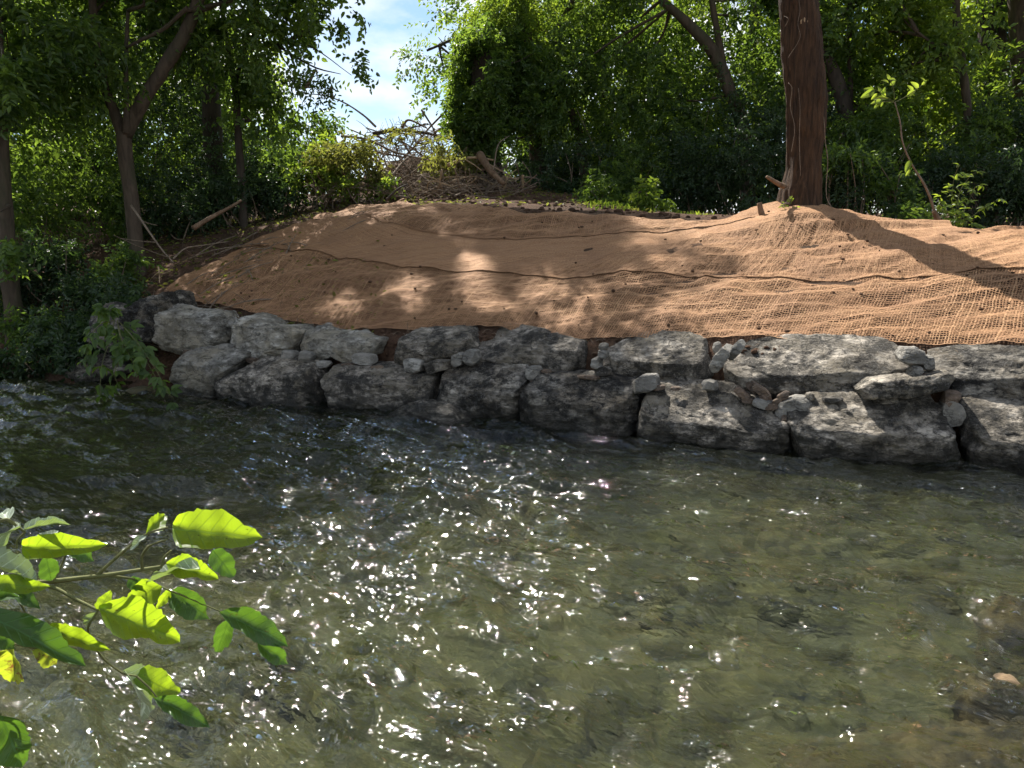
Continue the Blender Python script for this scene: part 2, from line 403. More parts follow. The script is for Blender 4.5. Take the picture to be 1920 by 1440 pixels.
def soil_mat():
    m, n, l, o = new_mat('soil')
    v, g = obj_vec(n, l)
    a = noise(n, l, v, 1.1, 6, .6, .4); b = noise(n, l, v, 14., 8, .7, .3); f = noise(n, l, v, 70., 6, .7)
    c = ramp(n, l, b, [(.30, (.040, .023, .014)), (.55, (.12, .068, .042)), (.75, (.20, .12, .078))])
    c = mixc(n, l, ramp(n, l, a, [(.45, (0, 0, 0)), (.65, (.7,) * 3)]), c, (.055, .038, .024))
    p = N(n, 'BsdfPrincipled', Roughness=.95); p.inputs['Specular IOR Level'].default_value = .15
    l.new(c, p.inputs['Base Color'])
    h = math_(n, l, 'ADD', b, math_(n, l, 'MULTIPLY', f, .4))
    l.new(bump(n, l, h, 1.0, .05), p.inputs['Normal']); l.new(p.outputs[0], o.inputs[0]); return m
SOIL = soil_mat()
def bed_mat():
    m, n, l, o = new_mat('creek_bed')
    v, g = obj_vec(n, l)
    vor = N(n, 'TexVoronoi', Scale=7.5, Randomness=1.0); 
    wv = n.new('ShaderNodeVectorMath'); wv.operation = 'ADD'; l.new(v, wv.inputs[0])
    nz = N(n, 'TexNoise', Scale=3., Detail=4.); l.new(v, nz.inputs['Vector']); 
    s3 = n.new('ShaderNodeVectorMath'); s3.operation = 'SCALE'; s3.inputs['Scale'].default_value = .25; l.new(nz.outputs['Color'], s3.inputs[0]); l.new(s3.outputs[0], wv.inputs[1])
    l.new(wv.outputs[0], vor.inputs['Vector'])
    a = noise(n, l, v, 1.0, 5, .6, .5); b = noise(n, l, v, 9., 6, .65)
    sepc = n.new('ShaderNodeSeparateColor'); l.new(vor.outputs['Color'], sepc.inputs[0])
    c = ramp(n, l, sepc.outputs[0], [(.0, (.035, .036, .014)), (.35, (.105, .09, .034)), (.6, (.17, .125, .05)), (.85, (.065, .066, .024)), (1, (.23, .19, .09))])
    c = mixc(n, l, ramp(n, l, a, [(.38, (0, 0, 0)), (.62, (.85,) * 3)]), c, (.05, .052, .02))
    c = mixc(n, l, math_(n, l, 'MULTIPLY', b, .5), c, (.07, .055, .025))
    p = N(n, 'BsdfPrincipled', Roughness=.7)
    l.new(c, p.inputs['Base Color']); l.new(bump(n, l, vor.outputs['Distance'], .7, .06), p.inputs['Normal']); l.new(p.outputs[0], o.inputs[0]); return m
BED = bed_mat()
def water_mat():
    m, n, l, o = new_mat('water')
    v0, g = obj_vec(n, l); mr = n.new('ShaderNodeMapping'); mr.inputs['Rotation'].default_value = (0, 0, R(32)); l.new(v0, mr.inputs[0])
    ms = n.new('ShaderNodeMapping'); ms.inputs['Scale'].default_value = (.5, 1.35, 1); l.new(mr.outputs[0], ms.inputs[0]); v = ms.outputs[0]
    f1 = noise(n, l, v, 6., 4, .5, .8); f2 = noise(n, l, v, 27., 1, .4, .5); f3 = noise(n, l, v, 55., 0, .5)
    patch = ramp(n, l, noise(n, l, v, .55, 3, .5), [(.40, (.5,) * 3), (.60, (1, 1, 1))])
    h = math_(n, l, 'ADD', math_(n, l, 'MULTIPLY', f1, 1.0), math_(n, l, 'MULTIPLY', math_(n, l, 'ADD', math_(n, l, 'MULTIPLY', f2, .45), math_(n, l, 'MULTIPLY', f3, .05)), patch))
    nm = bump(n, l, h, 1.0, .034)
    fr = N(n, 'Fresnel', IOR=1.333); l.new(nm, fr.inputs['Normal'])
    gl = N(n, 'BsdfGlossy', Roughness=.034, Color=(1, 1, 1, 1)); l.new(nm, gl.inputs['Normal'])
    tr = N(n, 'BsdfTransparent', Color=(.68, .735, .58, 1))
    re = N(n, 'BsdfRefraction', IOR=1.333, Roughness=.0, Color=(.68, .735, .58, 1)); l.new(nm, re.inputs['Normal'])
    tx = N(n, 'MixShader'); tx.inputs[0].default_value = .6; l.new(tr.outputs[0], tx.inputs[1]); l.new(re.outputs[0], tx.inputs[2])
    df = N(n, 'BsdfDiffuse', Color=(.075, .088, .062, 1)); l.new(nm, df.inputs['Normal'])
    mx = N(n, 'MixShader'); mx.inputs[0].default_value = .06; l.new(tx.outputs[0], mx.inputs[1]); l.new(df.outputs[0], mx.inputs[2])
    m2 = N(n, 'MixShader'); l.new(fr.outputs[0], m2.inputs[0]); l.new(mx.outputs[0], m2.inputs[1]); l.new(gl.outputs[0], m2.inputs[2])
    l.new(m2.outputs[0], o.inputs[0]); return m
WATER = water_mat()
def coir_mat():
    m, n, l, o = new_mat('coir_cord')
    v, g = obj_vec(n, l)
    a = N(n, 'Attribute', attribute_name='rnd')
    b = noise(n, l, v, 1.6, 5, .6); f = noise(n, l, v, 160., 3, .6)
    c = ramp(n, l, a.outputs['Fac'], [(0, (.25, .130, .058)), (.5, (.385, .205, .097)), (1, (.51, .30, .150))])
    c = mixc(n, l, ramp(n, l, b, [(.4, (0, 0, 0)), (.7, (.5,) * 3)]), c, (.24, .125, .065))
    c = mixc(n, l, math_(n, l, 'MULTIPLY', f, .5), c, (.16, .085, .045))
    p = N(n, 'BsdfPrincipled', Roughness=.8); p.inputs['Specular IOR Level'].default_value = .3
    l.new(c, p.inputs['Base Color']); l.new(p.outputs[0], o.inputs[0]); return m
COIR = coir_mat()

# ------------------------------------------------------------------ ground, creek bed, water
def axis(lo, hi, fine, far0, far1, g=1.25):
    a = list(np.arange(lo, hi + fine * .5, fine)); s = fine
    while a[-1] < far1: s *= g; a.append(a[-1] + s)
    s = fine; b = []
    x = lo
    while x > far0: s *= g; x -= s; b.append(x)
    return np.array(b[::-1] + a)
def grid(xs, ys):
    X, Y = np.meshgrid(xs, ys); nx, ny = len(xs), len(ys)
    i = np.arange(ny - 1)[:, None] * nx + np.arange(nx - 1)[None]
    return X, Y, np.stack([i, i + 1, i + nx + 1, i + nx], -1).reshape(-1, 4)
gx, gy = axis(-7.5, 8.5, .07, -400, 400), axis(.5, 15., .07, -120, 500)
X, Y, F = grid(gx, gy)
Z = ground_z(X, Y)
V = P3(X, Y, Z).reshape(-1, 3)
fc = V[F].mean(1)
bedm = (fc[:, 2] < .02) & (fc[:, 1] - W(fc[:, 0]) < .5)
tag(obj('ground', mesh('ground', V, F[~bedm], SOIL)), kind='structure')
tag(obj('creek_bed', mesh('creek_bed', V, F[bedm], BED)), kind='structure')
wx, wy = axis(-6.5, 5.5, .03, -60, 60, 1.3), axis(1.2, 10.2, .03, -40, 14, 1.3)
X, Y, F = grid(wx, wy)
def waves(X, Y):
    ang = R(-32); U = X * math.cos(ang) + Y * math.sin(ang); Vv = -X * math.sin(ang) + Y * math.cos(ang)
    wob = P3(X * .5, Y * .5, 0.); U = U + .5 * fbm(wob, 40, 3); Vv = Vv + .5 * fbm(wob + 9, 41, 3)
    calm = .72 + .45 * sstep(-.3, .5, fbm(P3(X * .3, Y * .4, 5.), 44, 3) + .25 * np.exp(-((X + .3) / 2.0) ** 2))
    h = .065 * fbm(P3(U * 1.0, Vv * 2.4, 0.), 50, 3) + calm * (.078 * ridged(P3(U * 1.3, Vv * 3.6, 3.), 51, 4, .5) + .018 * ridged(P3(U * 4, Vv * 10, 7.), 52, 3))
    return h
Z = waves(X, Y)
tag(obj('water', mesh('water', P3(X, Y, Z).reshape(-1, 3), F, WATER)), kind='structure')

# ------------------------------------------------------------------ boulders
def cube_sphere(k):
    t = np.tan(np.linspace(-1, 1, k + 1) * math.pi / 4)
    key, V, F = {}, [], []
    for ax in range(3):
        for sg in (-1, 1):
            for i in range(k):
                for j in range(k):
                    q = []
                    for a, b in ((i, j), (i + 1, j), (i + 1, j + 1), (i, j + 1)):
                        p = [0, 0, 0]; p[ax] = sg; p[(ax + 1) % 3] = t[a]; p[(ax + 2) % 3] = t[b]
                        kk = tuple(round(c, 5) for c in p)
                        if kk not in key: key[kk] = len(V); V.append(p)
                        q.append(key[kk])
                    F.append(q if sg > 0 else q[::-1])
    return unit(np.array(V)), np.array(F)
SPH = {k: cube_sphere(k) for k in (46, 30, 12, 6)}
def along(px, py, s):
    """Meets the line of sight with the upright surface S metres behind the water's edge."""
    t = np.full(np.shape(px), 8.0)
    r = ray(px, py); lo, hi = np.full(len(r), 2.), np.full(len(r), 20.)
    for _ in range(40):
        t = (lo + hi) / 2; f = t - W(r[:, 0] * t) - s
        hi = np.where(f > 0, t, hi); lo = np.where(f > 0, lo, t)
    return np.array([0, 0, CAM_Z]) + r * t[:, None]
def rock_from_outline(poly, s0, lean, depth, seed, cuts=12, p=5.5, k=46, amp=.03, fine=.014, grow=1.07, cham=.0, cl=.70, gv=1.):
    poly = np.asarray(poly, float); pc = (poly.max(0) + poly.min(0)) / 2; poly = pc + (poly - pc) * np.array([grow, grow * gv])
    y0, y1 = poly[:, 1].min(), poly[:, 1].max()
    tfrac = (y1 - poly[:, 1]) / max(y1 - y0, 1)
    Q = along(poly[:, 0], poly[:, 1], s0 + lean * tfrac)
    xa = Q[:, 0]; i0, i1 = xa.argmin(), xa.argmax()
    dxy = np.array([1.0, (W(xa[i1]) - W(xa[i0])) / max(xa[i1] - xa[i0], .05), 0]); a = unit(dxy); nrm = np.array([-a[1], a[0], 0.])
    c = (Q.min(0) + Q.max(0)) / 2
    qa, qz, qn = (Q - c) @ a, Q[:, 2] - c[2], (Q - c) @ nrm
    th = np.arctan2(qz, qa); o = np.argsort(th); th, qa, qz, qn = th[o], qa[o], qz[o], qn[o]
    rad = np.hypot(qa, qz)
    D, F = SPH[k]
    tt = np.arctan2(D[:, 2], D[:, 0]); rho = np.hypot(D[:, 0], D[:, 2])
    # radius to the outline polygon in direction tt (segment intersection)
    e = np.array([np.r_[th, th[0] + 2 * np.pi]])[0]; tq = np.where(tt < th[0], tt + 2 * np.pi, tt)
    j = np.clip(np.searchsorted(e, tq, 'right') - 1, 0, len(th) - 1); j2 = (j + 1) % len(th)
    A = np.stack([qa[j], qz[j]], 1); Bq = np.stack([qa[j2], qz[j2]], 1); dv = np.stack([np.cos(tt), np.sin(tt)], 1)
    eb = Bq - A; den = dv[:, 0] * eb[:, 1] - dv[:, 1] * eb[:, 0]
    rr = (A[:, 0] * eb[:, 1] - A[:, 1] * eb[:, 0]) / np.where(abs(den) < 1e-6, 1e-6, den)
    rr = np.clip(rr, rad.min() * .5, rad.max() * 1.05)
    kk = (rho ** p + abs(D[:, 1]) ** p) ** (-1 / p)
    ru, yu = rho * kk, D[:, 1] * kk
    loc = np.stack([rr * ru * np.cos(tt), yu * np.where(yu < 0, depth[0], depth[1]), rr * ru * np.sin(tt)], 1)
    vspan = max(qz.max() - qz.min(), .02)
    rg = np.random.default_rng(seed)
    ext = np.array([np.ptp(qa) / 2, depth[0], vspan / 2])
    if cham:
        for _ in range(5):                                       # broken top, sloping gently towards the water
            fz = rg.uniform(*((.35, .8) if c[0] < -.4 else (.05, .6))); nx = rg.normal(0, .09)
            q0 = np.array([ext[0] * rg.uniform(-.6, .6), -depth[0] * .95, ext[2] * fz])
            u = unit(np.array([nx, -min(.8, ext[2] * (1.02 - fz) / (depth[0] + rg.uniform(-.02, .12))), 1.]))
            over = np.maximum(0, loc @ u - u @ q0); loc = loc - over[:, None] * u
        u = unit(np.array([rg.normal(0, .2), -.8, -.7])); lim = np.abs(u * ext * np.array([.5, 1, 1])).sum() * rg.uniform(.68, .85)
        over = np.maximum(0, loc @ u - lim); loc = loc - over[:, None] * u
    for q in range(cuts):                                       # knocked-off corners
        u = unit(rg.normal(0, 1, 3) * np.array([1, 1.3, 1]))
        if u[1] > 0: u[1] *= -1
        lim = np.abs(u * ext).sum() * rg.uniform(cl, .90)
        over = np.maximum(0, loc @ u - lim); loc = loc - over[:, None] * u * .97
    # lean the block back from foot to top as the outline does
    loc[:, 1] += lean * (loc[:, 2] / vspan)
    pw = loc * 1.0 + seed * 5.3
    m = min(1.0, vspan / .4)
    nn = unit(loc / np.maximum(ext, .02) ** 2 * ext.mean())
    d = amp * .8 * m * fbm(pw * 3.2 / m, seed, 4) + amp * 1.1 * m * ridged(pw * np.array([4., 4., 7.]) / m, seed + 3, 5, .6) * .7 + fine * m * fbm(pw * 24 / m, seed + 9, 3) + .55 * amp * m * np.minimum(ridged(pw * np.array([9., 9., 13.]) / m, seed + 13, 4, .6), .35)
    stp = np.round((loc @ unit(np.array([.25, -.2, 1.]))) / .045 + 1.2 * fbm(pw * 4, seed + 4, 3)); d = d + .010 * m * (_hash(stp, stp * 0, stp * 0, seed))
    loc = loc + nn * d[:, None]
    Vw = c + loc[:, :1] * a + (loc[:, 1:2] + 0.0) * nrm + loc[:, 2:] * np.array([0, 0, 1.])
    return Vw + nrm * depth[0] * .55, F, c
wall = empty('stone_wall', (0, W(0.), 0), 'dry stacked wall of big grey limestone boulders along the far water edge below the netting', 'stone wall')
wall_o = np.array(wall.location)
UP = [  # upper course
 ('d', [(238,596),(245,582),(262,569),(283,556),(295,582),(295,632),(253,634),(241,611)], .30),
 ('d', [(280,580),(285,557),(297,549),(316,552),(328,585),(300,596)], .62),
 ('p', [(287,582),(307,580),(337,588),(366,588),(408,592),(415,611),(413,640),(402,648),(366,656),(337,656),(307,648),(289,634)], .30),
 ('p', [(423,640),(435,600),(455,596),(487,607),(505,617),(545,615),(562,625),(548,650),(528,671),(487,670),(449,657)], .30),
 ('p', [(563,642),(570,617),(587,615),(614,626),(660,628),(683,636),(706,640),(697,661),(668,670),(650,677),(622,666),(587,675),(572,667)], .32),
 ('g', [(739,678),(747,651),(764,626),(810,622),(868,622),(877,638),(885,653),(860,668),(837,667),(806,675),(768,677)], .32),
 ('g', [(873,640),(887,615),(940,619),(1007,629),(1090,646),(1112,663),(1107,690),(1070,703),(1023,695),(973,687),(893,682),(878,660)], .30),
 ('g', [(1128,683),(1140,663),(1173,640),(1207,633),(1280,638),(1325,652),(1338,675),(1333,700),(1313,722),(1280,728),(1233,728),(1200,712),(1133,694)], .32),
 ('g', [(1342,707),(1357,683),(1407,656),(1467,647),(1563,647),(1657,649),(1683,660),(1710,687),(1703,707),(1640,722),(1613,737),(1573,751),(1533,753),(1467,742),(1413,729),(1357,717)], .28),
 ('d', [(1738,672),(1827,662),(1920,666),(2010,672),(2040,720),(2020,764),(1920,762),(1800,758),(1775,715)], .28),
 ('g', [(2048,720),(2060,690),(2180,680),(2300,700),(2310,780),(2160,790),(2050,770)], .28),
]
LOW = [
 ('p', [(318,684),(353,659),(407,658),(443,662),(448,676),(424,702),(408,738),(398,750),(387,750),(345,738),(322,712)], .0),
 ('g', [(405,715),(449,700),(478,677),(532,676),(572,686),(586,727),(594,768),(553,778),(491,772),(428,762),(408,745)], .0),
 ('g', [(597,694),(606,688),(643,690),(727,695),(791,701),(806,705),(806,765),(747,778),(664,776),(626,768),(608,730)], .0),
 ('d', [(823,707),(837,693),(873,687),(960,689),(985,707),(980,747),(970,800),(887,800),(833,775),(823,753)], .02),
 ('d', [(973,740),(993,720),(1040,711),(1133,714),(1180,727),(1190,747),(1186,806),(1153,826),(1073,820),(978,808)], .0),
 ('g', [(1192,750),(1203,733),(1280,731),(1363,736),(1413,760),(1460,790),(1476,797),(1476,845),(1400,852),(1280,848),(1230,842),(1196,815)], .0),
 ('g', [(1478,780),(1493,767),(1533,753),(1613,752),(1753,756),(1765,773),(1780,800),(1803,850),(1790,880),(1613,882),(1513,872),(1479,850)], .0),
 ('g', [(1797,790),(1812,757),(1920,761),(2000,768),(2030,840),(2020,905),(1920,902),(1850,888),(1800,850)], .0),
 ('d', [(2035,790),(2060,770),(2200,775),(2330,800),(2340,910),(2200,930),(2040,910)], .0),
]
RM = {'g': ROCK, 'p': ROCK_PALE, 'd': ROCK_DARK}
def add_rock(name, V, F, mat, parent=None, origin=None, smooth=True):
    o = np.asarray(origin if origin is not None else wall_o, float)
    a = Acc(); a.add(V, F); return a.build(name, mat, parent, o, smooth=smooth)
for i, (c, poly, s0) in enumerate(UP):
    small = i == 1
    V, F, _ = rock_from_outline(poly, s0 + (.17 if i >= 6 else .05), .16, (.24, .34), 100 + i * 7, cuts=12, amp=.026, cham=1, grow=1.02, gv=1.16)
    add_rock('boulder', V, F, RM[c], wall)
for i, (c, poly, s0) in enumerate(LOW):
    V, F, _ = rock_from_outline(poly, s0 - .04, .14, (.26, .40), 300 + i * 7, cuts=12, amp=.030, cham=1, grow=1.0, gv=1.12)
    add_rock('boulder', V, F, RM[c], wall)
V, F, _ = rock_from_outline([(1612,732),(1637,714),(1700,710),(1780,702),(1786,713),(1770,730),(1710,744),(1627,748)], .12, .06, (.16, .24), 711, cuts=8, amp=.02)
tag(add_rock('slab', V, F, ROCK, wall), 'flat rough slab wedged between the two courses')
CH = [  # cx, cy, w, h, angle, tone, s
 (418,652,26,14,0,'s',.18),(539,667,25,19,20,'s',.2),(570,670,27,23,0,'s',.2),(680,674,42,21,5,'s',.2),(602,684,30,12,0,'s',.22),(650,686,24,9,0,'b',.2),
 (773,687,34,23,8,'s',.12),(815,688,52,23,-8,'g',.12),(855,676,30,22,-12,'s',.14),(880,670,24,28,0,'s',.16),
 (997,702,22,27,-15,'s',.1),(1022,696,20,7,0,'b',.14),(1003,716,22,14,-25,'b',.1),(1130,650,15,12,0,'s',.3),(1127,664,19,17,0,'s',.26),(1116,681,18,21,0,'s',.22),(1128,697,28,15,0,'g',.2),
 (1205,721,48,28,-18,'s',.06),(1233,727,21,10,0,'b',.08),
 (1349,674,58,21,-57,'s',.2),(1379,657,40,17,-52,'s',.3),(1343,653,14,20,0,'s',.32),
 (1330,725,28,20,10,'s',.12),(1390,738,46,13,40,'b',.1),(1425,734,48,14,38,'b',.14),(1431,748,16,15,20,'b',.1),(1466,745,28,14,-30,'b',.12),(1487,766,74,36,-10,'s',.06),(1430,758,36,18,12,'s',.08),(1446,763,28,11,0,'b',.06),(1519,744,18,13,0,'g',.14),
 (1411,728,30,12,40,'b',.16),(1458,752,20,10,-20,'b',.1),(1475,752,14,9,0,'b',.12),(1400,751,26,10,15,'b',.08),
 (1712,671,54,30,14,'s',.26),(1713,657,22,12,0,'s',.34),(1743,682,22,26,0,'s',.26),(1720,698,30,20,10,'s',.2),(1733,705,22,9,0,'b',.18),
 (1785,750,32,28,0,'b',.1),(1787,778,40,44,0,'s',.06),(1470,785,15,15,0,'b',.02),(1665,752,60,10,-2,'g',.12),(1560,750,40,9,0,'g',.12),
 (1100,708,40,8,2,'b',.12),(1265,729,22,7,0,'b',.08),(705,690,30,8,0,'b',.16),(350,660,22,9,0,'b',.2),(470,676,24,9,0,'b',.16),
]
for i, (cx, cyy, w, h, ang, tone, s0) in enumerate(CH):
    rg = np.random.default_rng(900 + i); m = 8
    t = np.arange(m) / m * 2 * np.pi + rg.uniform(-.25, .25, m); rr = rg.uniform(.86, 1.12, m)
    q = np.stack([np.sign(np.cos(t)) * abs(np.cos(t)) ** .7 * w / 2 * rr, np.sign(np.sin(t)) * abs(np.sin(t)) ** .7 * h / 2 * rr], 1)
    a = R(ang); q = np.stack([q[:, 0] * math.cos(a) - q[:, 1] * math.sin(a) + cx, q[:, 0] * math.sin(a) + q[:, 1] * math.cos(a) + cyy], 1)
    d = min(w, h) / 2 * 8 / FPX * 1.2
    V, F, _ = rock_from_outline(q, s0 + .06, .02, (d, d * 1.4), 900 + i, cuts=16, p=8, k=12, amp=.006, fine=.003, grow=1.12, cl=.55)
    add_rock('wedge_stone', V, F, {'s': STONE, 'b': STONE_BROWN, 'g': ROCK}[tone], wall, smooth=False)

def loose_rock(poly, D, depth, seed, mat, label, group=None, name='rock'):
    """A single rock standing at ground distance D, outline in picture units."""
    poly = np.asarray(poly, float); Q = at(poly[:, 0], poly[:, 1], np.full(len(poly), D))
    k = (poly[:, 0].mean(), D)
    s0 = (Q[:, 1] - W(Q[:, 0])).mean()
    V, F, c = rock_from_outline(poly, s0, .12, depth, seed, cuts=9, p=2.6, k=30, amp=.035)
    o = add_rock(name, V, F, mat, None, (c[0], c[1], V[:, 2].min())); return tag(o, label, 'rock', group)
loose_rock([(705,800),(753,766),(797,759),(860,771),(876,792),(850,822),(773,828)], 7.55, (.25, .3), 501, ROCK_DARK, 'low dark rock breaking the water at the foot of the stone wall')
loose_rock([(165,640),(178,590),(205,572),(228,590),(236,640),(205,660)], 9.6, (.2, .3), 502, ROCK_DARK, 'brown rock behind the overhanging creeper at the end of the wall')
loose_rock([(110,690),(140,668),(190,670),(215,700),(160,725)], 9.7, (.2, .3), 503, ROCK_DARK, 'muddy rock at the water line under the dark trees')
def bed_rock(px, py, zt, r, seed, label, mat=ROCK_DARK):
    c = on_water([px], [py])[0]; D, F = SPH[30]
    k = (np.abs(D) ** 2.6).sum(1) ** (-1 / 2.6)
    L = D * k[:, None] * np.array(r); rg = np.random.default_rng(seed)
    for q in range(9):
        u = unit(rg.normal(0, 1, 3)); lim = np.abs(u * np.array(r)).sum() * rg.uniform(.6, .8); L -= np.maximum(0, L @ u - lim)[:, None] * u * .85
    L += unit(L) * (.05 * fbm(L * 4 + seed, seed, 4) + .03 * ridged(L * 9 + seed, seed + 1, 3))[:, None]
    a = Acc(); a.add(L, F); o = a.build('rock', mat); o.location = (c[0], c[1], zt - r[2]); tag(o, label, 'rock')
bed_rock(1868, 1290, .045, (.16, .13, .24), 61, 'small brown wet rock with its top just out of the water near the right', ROCK_BROWN)
bed_rock(1925, 1150, .035, (.16, .18, .25), 62, 'dark wet rock half under water near the right bank', ROCK_BROWN)
bed_rock(1690, 1400, -.05, (.40, .20, .25), 63, 'long orange brown rock drowned under the shallow water close to the camera', ROCK_BROWN)
bed_rock(1850, 1385, -.03, (.42, .26, .25), 64, 'broad brown drowned rock in the near right corner of the creek', ROCK_BROWN)
a = Acc()
D6, F6 = SPH[6]
for q in range(420):
    x, y = rng.uniform(-6, 4.5), rng.uniform(1.6, 9.5)
    if y > W(x) + .05: continue
    r = rng.uniform(.05, .16) * np.array([1, 1, .55]) * rng.uniform(.8, 1.3, 3)
    k = (np.abs(D6) ** 2.8).sum(1) ** (-1 / 2.8)
    a.add(D6 * k[:, None] * r * (1 + .12 * vnoise(D6 * 2 + q, q))[:, None] + np.array([x, y, gz(x, y) + r[2] * .2]), F6)
tag(a.build('creek_cobbles', BED), 'brown and olive cobbles lying on the bed under the water', 'cobbles', kind='stuff')

# ------------------------------------------------------------------ coir netting, three strips
FRONT = [(300,546),(340,562),(380,573),(480,596),(570,611),(700,621),(800,624),(880,614),(960,625),(1060,640),(1200,645),(1340,641),(1500,645),(1700,653),(1920,663),(2160,678)]
SEAM1 = [(352,512),(400,506),(436,472),(480,458),(560,473),(640,487),(800,507),(900,515),(1000,520),(1150,519),(1300,517),(1450,519),(1600,521),(1750,514),(1920,505),(2160,500)]
SEAM1B = [(434,474),(470,462),(510,464),(560,477),(640,491),(720,501),(800,511),(900,519),(1000,524),(1150,523),(1300,521),(1450,523),(1600,525),(1750,518),(1920,509),(2160,504)]
SEAM2 = [(478,453),(534,434),(610,409),(650,400),(720,425),(785,438),(850,447),(930,451),(1000,450),(1100,445),(1200,438),(1300,431),(1380,418),(1470,402),(1560,408),(1640,420),(1760,430),(1920,437),(2160,450)]
SEAM2B = [(600,414),(650,403),(720,428),(785,441),(850,450),(930,454),(1000,453),(1100,448),(1200,441),(1300,434),(1370,423),(1420,412)]
BACK = [(640,398),(687,389),(753,383),(793,392),(847,391),(933,397),(993,407),(1027,403),(1133,413),(1233,419),(1330,420),(1410,408)]
def resample(p, n):
    p = np.asarray(p, float); d = np.r_[0, np.cumsum(np.linalg.norm(np.diff(p, axis=0), axis=1))]; t = np.linspace(0, d[-1], n)
    return np.stack([np.interp(t, d, p[:, k]) for k in range(p.shape[1])], 1)
def px_curve(poly, n, lift=0.):
    q = resample(smooth_path(np.array(poly, float), 160), 160); h = hit(q[:, 0], q[:, 1]); h = h[:, :2]
    k = np.ones(9) / 9; pad = np.concatenate([np.repeat(h[:1], 4, 0), h, np.repeat(h[-1:], 4, 0)])
    h = np.stack([np.convolve(pad[:, i], k, 'valid') for i in (0, 1)], 1)
    return resample(h, n)
def wrinkle(x, y):
    p = P3(x, y, 0.)
    k = .75 + .6 * sstep(-.5, 2.5, x)
    w = k * (.060 * fbm(P3(x * .8 + .4 * y, y * 2.5, 0.), 71, 3) + .030 * ridged(P3(x * 1.1, y * 3.6, 2.), 73, 3)) + .010 * fbm(p * 6, 75, 2)
    return w
def strip(lo, hi, label, lift, edge=.0, seed=0):
    SP = .028
    A0, B0 = px_curve(lo, 300), px_curve(hi, 300)
    length = max(np.linalg.norm(np.diff(A0, axis=0), axis=1).sum(), np.linalg.norm(np.diff(B0, axis=0), axis=1).sum())
    dep = np.percentile(np.linalg.norm(B0 - A0, axis=1), 75) * 1.1
    nu, nv = int(length / SP), max(12, int(dep / SP))
    A, Bb = resample(A0, nu), resample(B0, nu)
    rg = np.random.default_rng(seed)
    u = np.linspace(0, 1, nu)[None, :, None]; v = np.linspace(0, 1, nv)[:, None, None]
    P = A[None] + (Bb - A)[None] * v
    q = P3(P[..., 0] * 2.2, P[..., 1] * 2.2, seed * 1.)
    P = P + np.stack([.030 * fbm(q, 81 + seed, 3), .030 * fbm(q + 5, 85 + seed, 3)], -1) + rg.normal(0, .0022, P.shape)
    x, y = P[..., 0], P[..., 1]
    z = ground_z(x, y) + wrinkle(x, y) + lift + .030
    vv = np.broadcast_to(v[..., 0], z.shape)
    z = z + edge * np.exp(-((vv * dep) / .06) ** 2)                  # lapped lower edge, a little raised
    root_i = (0, nu // 2)
    org = np.array([x[root_i], y[root_i], z[root_i]])
    hw, ht = .0054, .0055
    par = ((np.arange(nv)[:, None] + np.arange(nu)[None]) % 2) * 2 - 1
    acc = Acc()
    def ribbons(Pz, axisn, sgn):
        n0, n1 = Pz.shape[:2]
        T = unit(np.gradient(Pz, axis=1)); S = unit(np.cross(T, np.array([0, 0, 1.])))
        wv = hw * (1 + .35 * rg.normal(0, 1, (n0, n1, 1)).clip(-1.5, 1.5)) * (1 + .25 * rg.normal(0, 1, (n0, 1, 1)))
        V = np.stack([Pz - S * wv, Pz + np.array([0, 0, ht]), Pz + S * wv], 2).reshape(-1, 3)
        i = (np.arange(n0)[:, None] * n1 + np.arange(n1 - 1)[None]).ravel() * 3
        F = np.concatenate([np.stack([i, i + 3, i + 4, i + 1], -1), np.stack([i + 1, i + 4, i + 5, i + 2], -1)])
        rn = np.clip(.5 + .30 * rg.normal(0, 1, (n0, 1)) + .16 * rg.normal(0, 1, (n0, n1)), 0, 1)
        acc.add(V, F, np.repeat(rn.ravel(), 3))
    Pz = P3(x, y, z + par * .0022); ribbons(Pz, 0, 1)
    Pz = P3(x, y, z - par * .0022).transpose(1, 0, 2); ribbons(np.ascontiguousarray(Pz), 1, -1)
    t = empty('coir_mat', org, label, 'erosion mat', 'coir erosion mats on the bank')
    tag(acc.build('cord_net', COIR, t, org, smooth=True), kind='stuff')
    return t
M1 = strip(FRONT, SEAM1, 'lowest strip of brown coir netting, its front edge lying along the boulder wall', 0., 0, 1)
M2 = strip(SEAM1B, SEAM2, 'middle strip of brown coir netting, running up to the foot of the bare trunk', .010, .008, 2)
M3 = strip(SEAM2B, BACK, 'top narrow strip of brown coir netting, below the brush pile', .018, .008, 3)

# ------------------------------------------------------------------ the bare trunk on the bank
def trunk_path(rows, D):
    """rows of (px, py, width px) -> centre line and radii at distance D."""
    r = np.asarray(rows, float); return at(r[:, 0], r[:, 1], np.full(len(r), D)), r[:, 2] * .5 * D / FPX
tx, ty = TREE_XY[0]
org = np.array([tx, ty, gz(tx, ty)])
T0 = empty('tree', org, 'single bare red brown trunk standing in the netting on the bank', 'tree')
C, rad = trunk_path([(1494,425,104),(1497,400,80),(1501,370,68),(1507,300,62),(1511,200,64),(1503,100,63),(1498,0,60),(1490,-300,56),(1478,-700,44)], 10.7)
a = Acc(); V, F = tube(C, rad, 72, 220, 5, .10, 9.)
thv = np.arctan2(V[:, 1] - ty, V[:, 0] - tx)
nd = unit(np.stack([V[:, 0] - tx, V[:, 1] - ty, np.zeros(len(V))], 1))
V = V + nd * (.026 * ridged(P3(thv * 2.2, thv * 0, V[:, 2] * .5), 12, 3) + .016 * ridged(P3(thv * 6, thv * 0, V[:, 2] * 1.1), 15, 4, .6))[:, None]
a.add(V, F)
a.build('trunk', BARK_RED, T0, org)
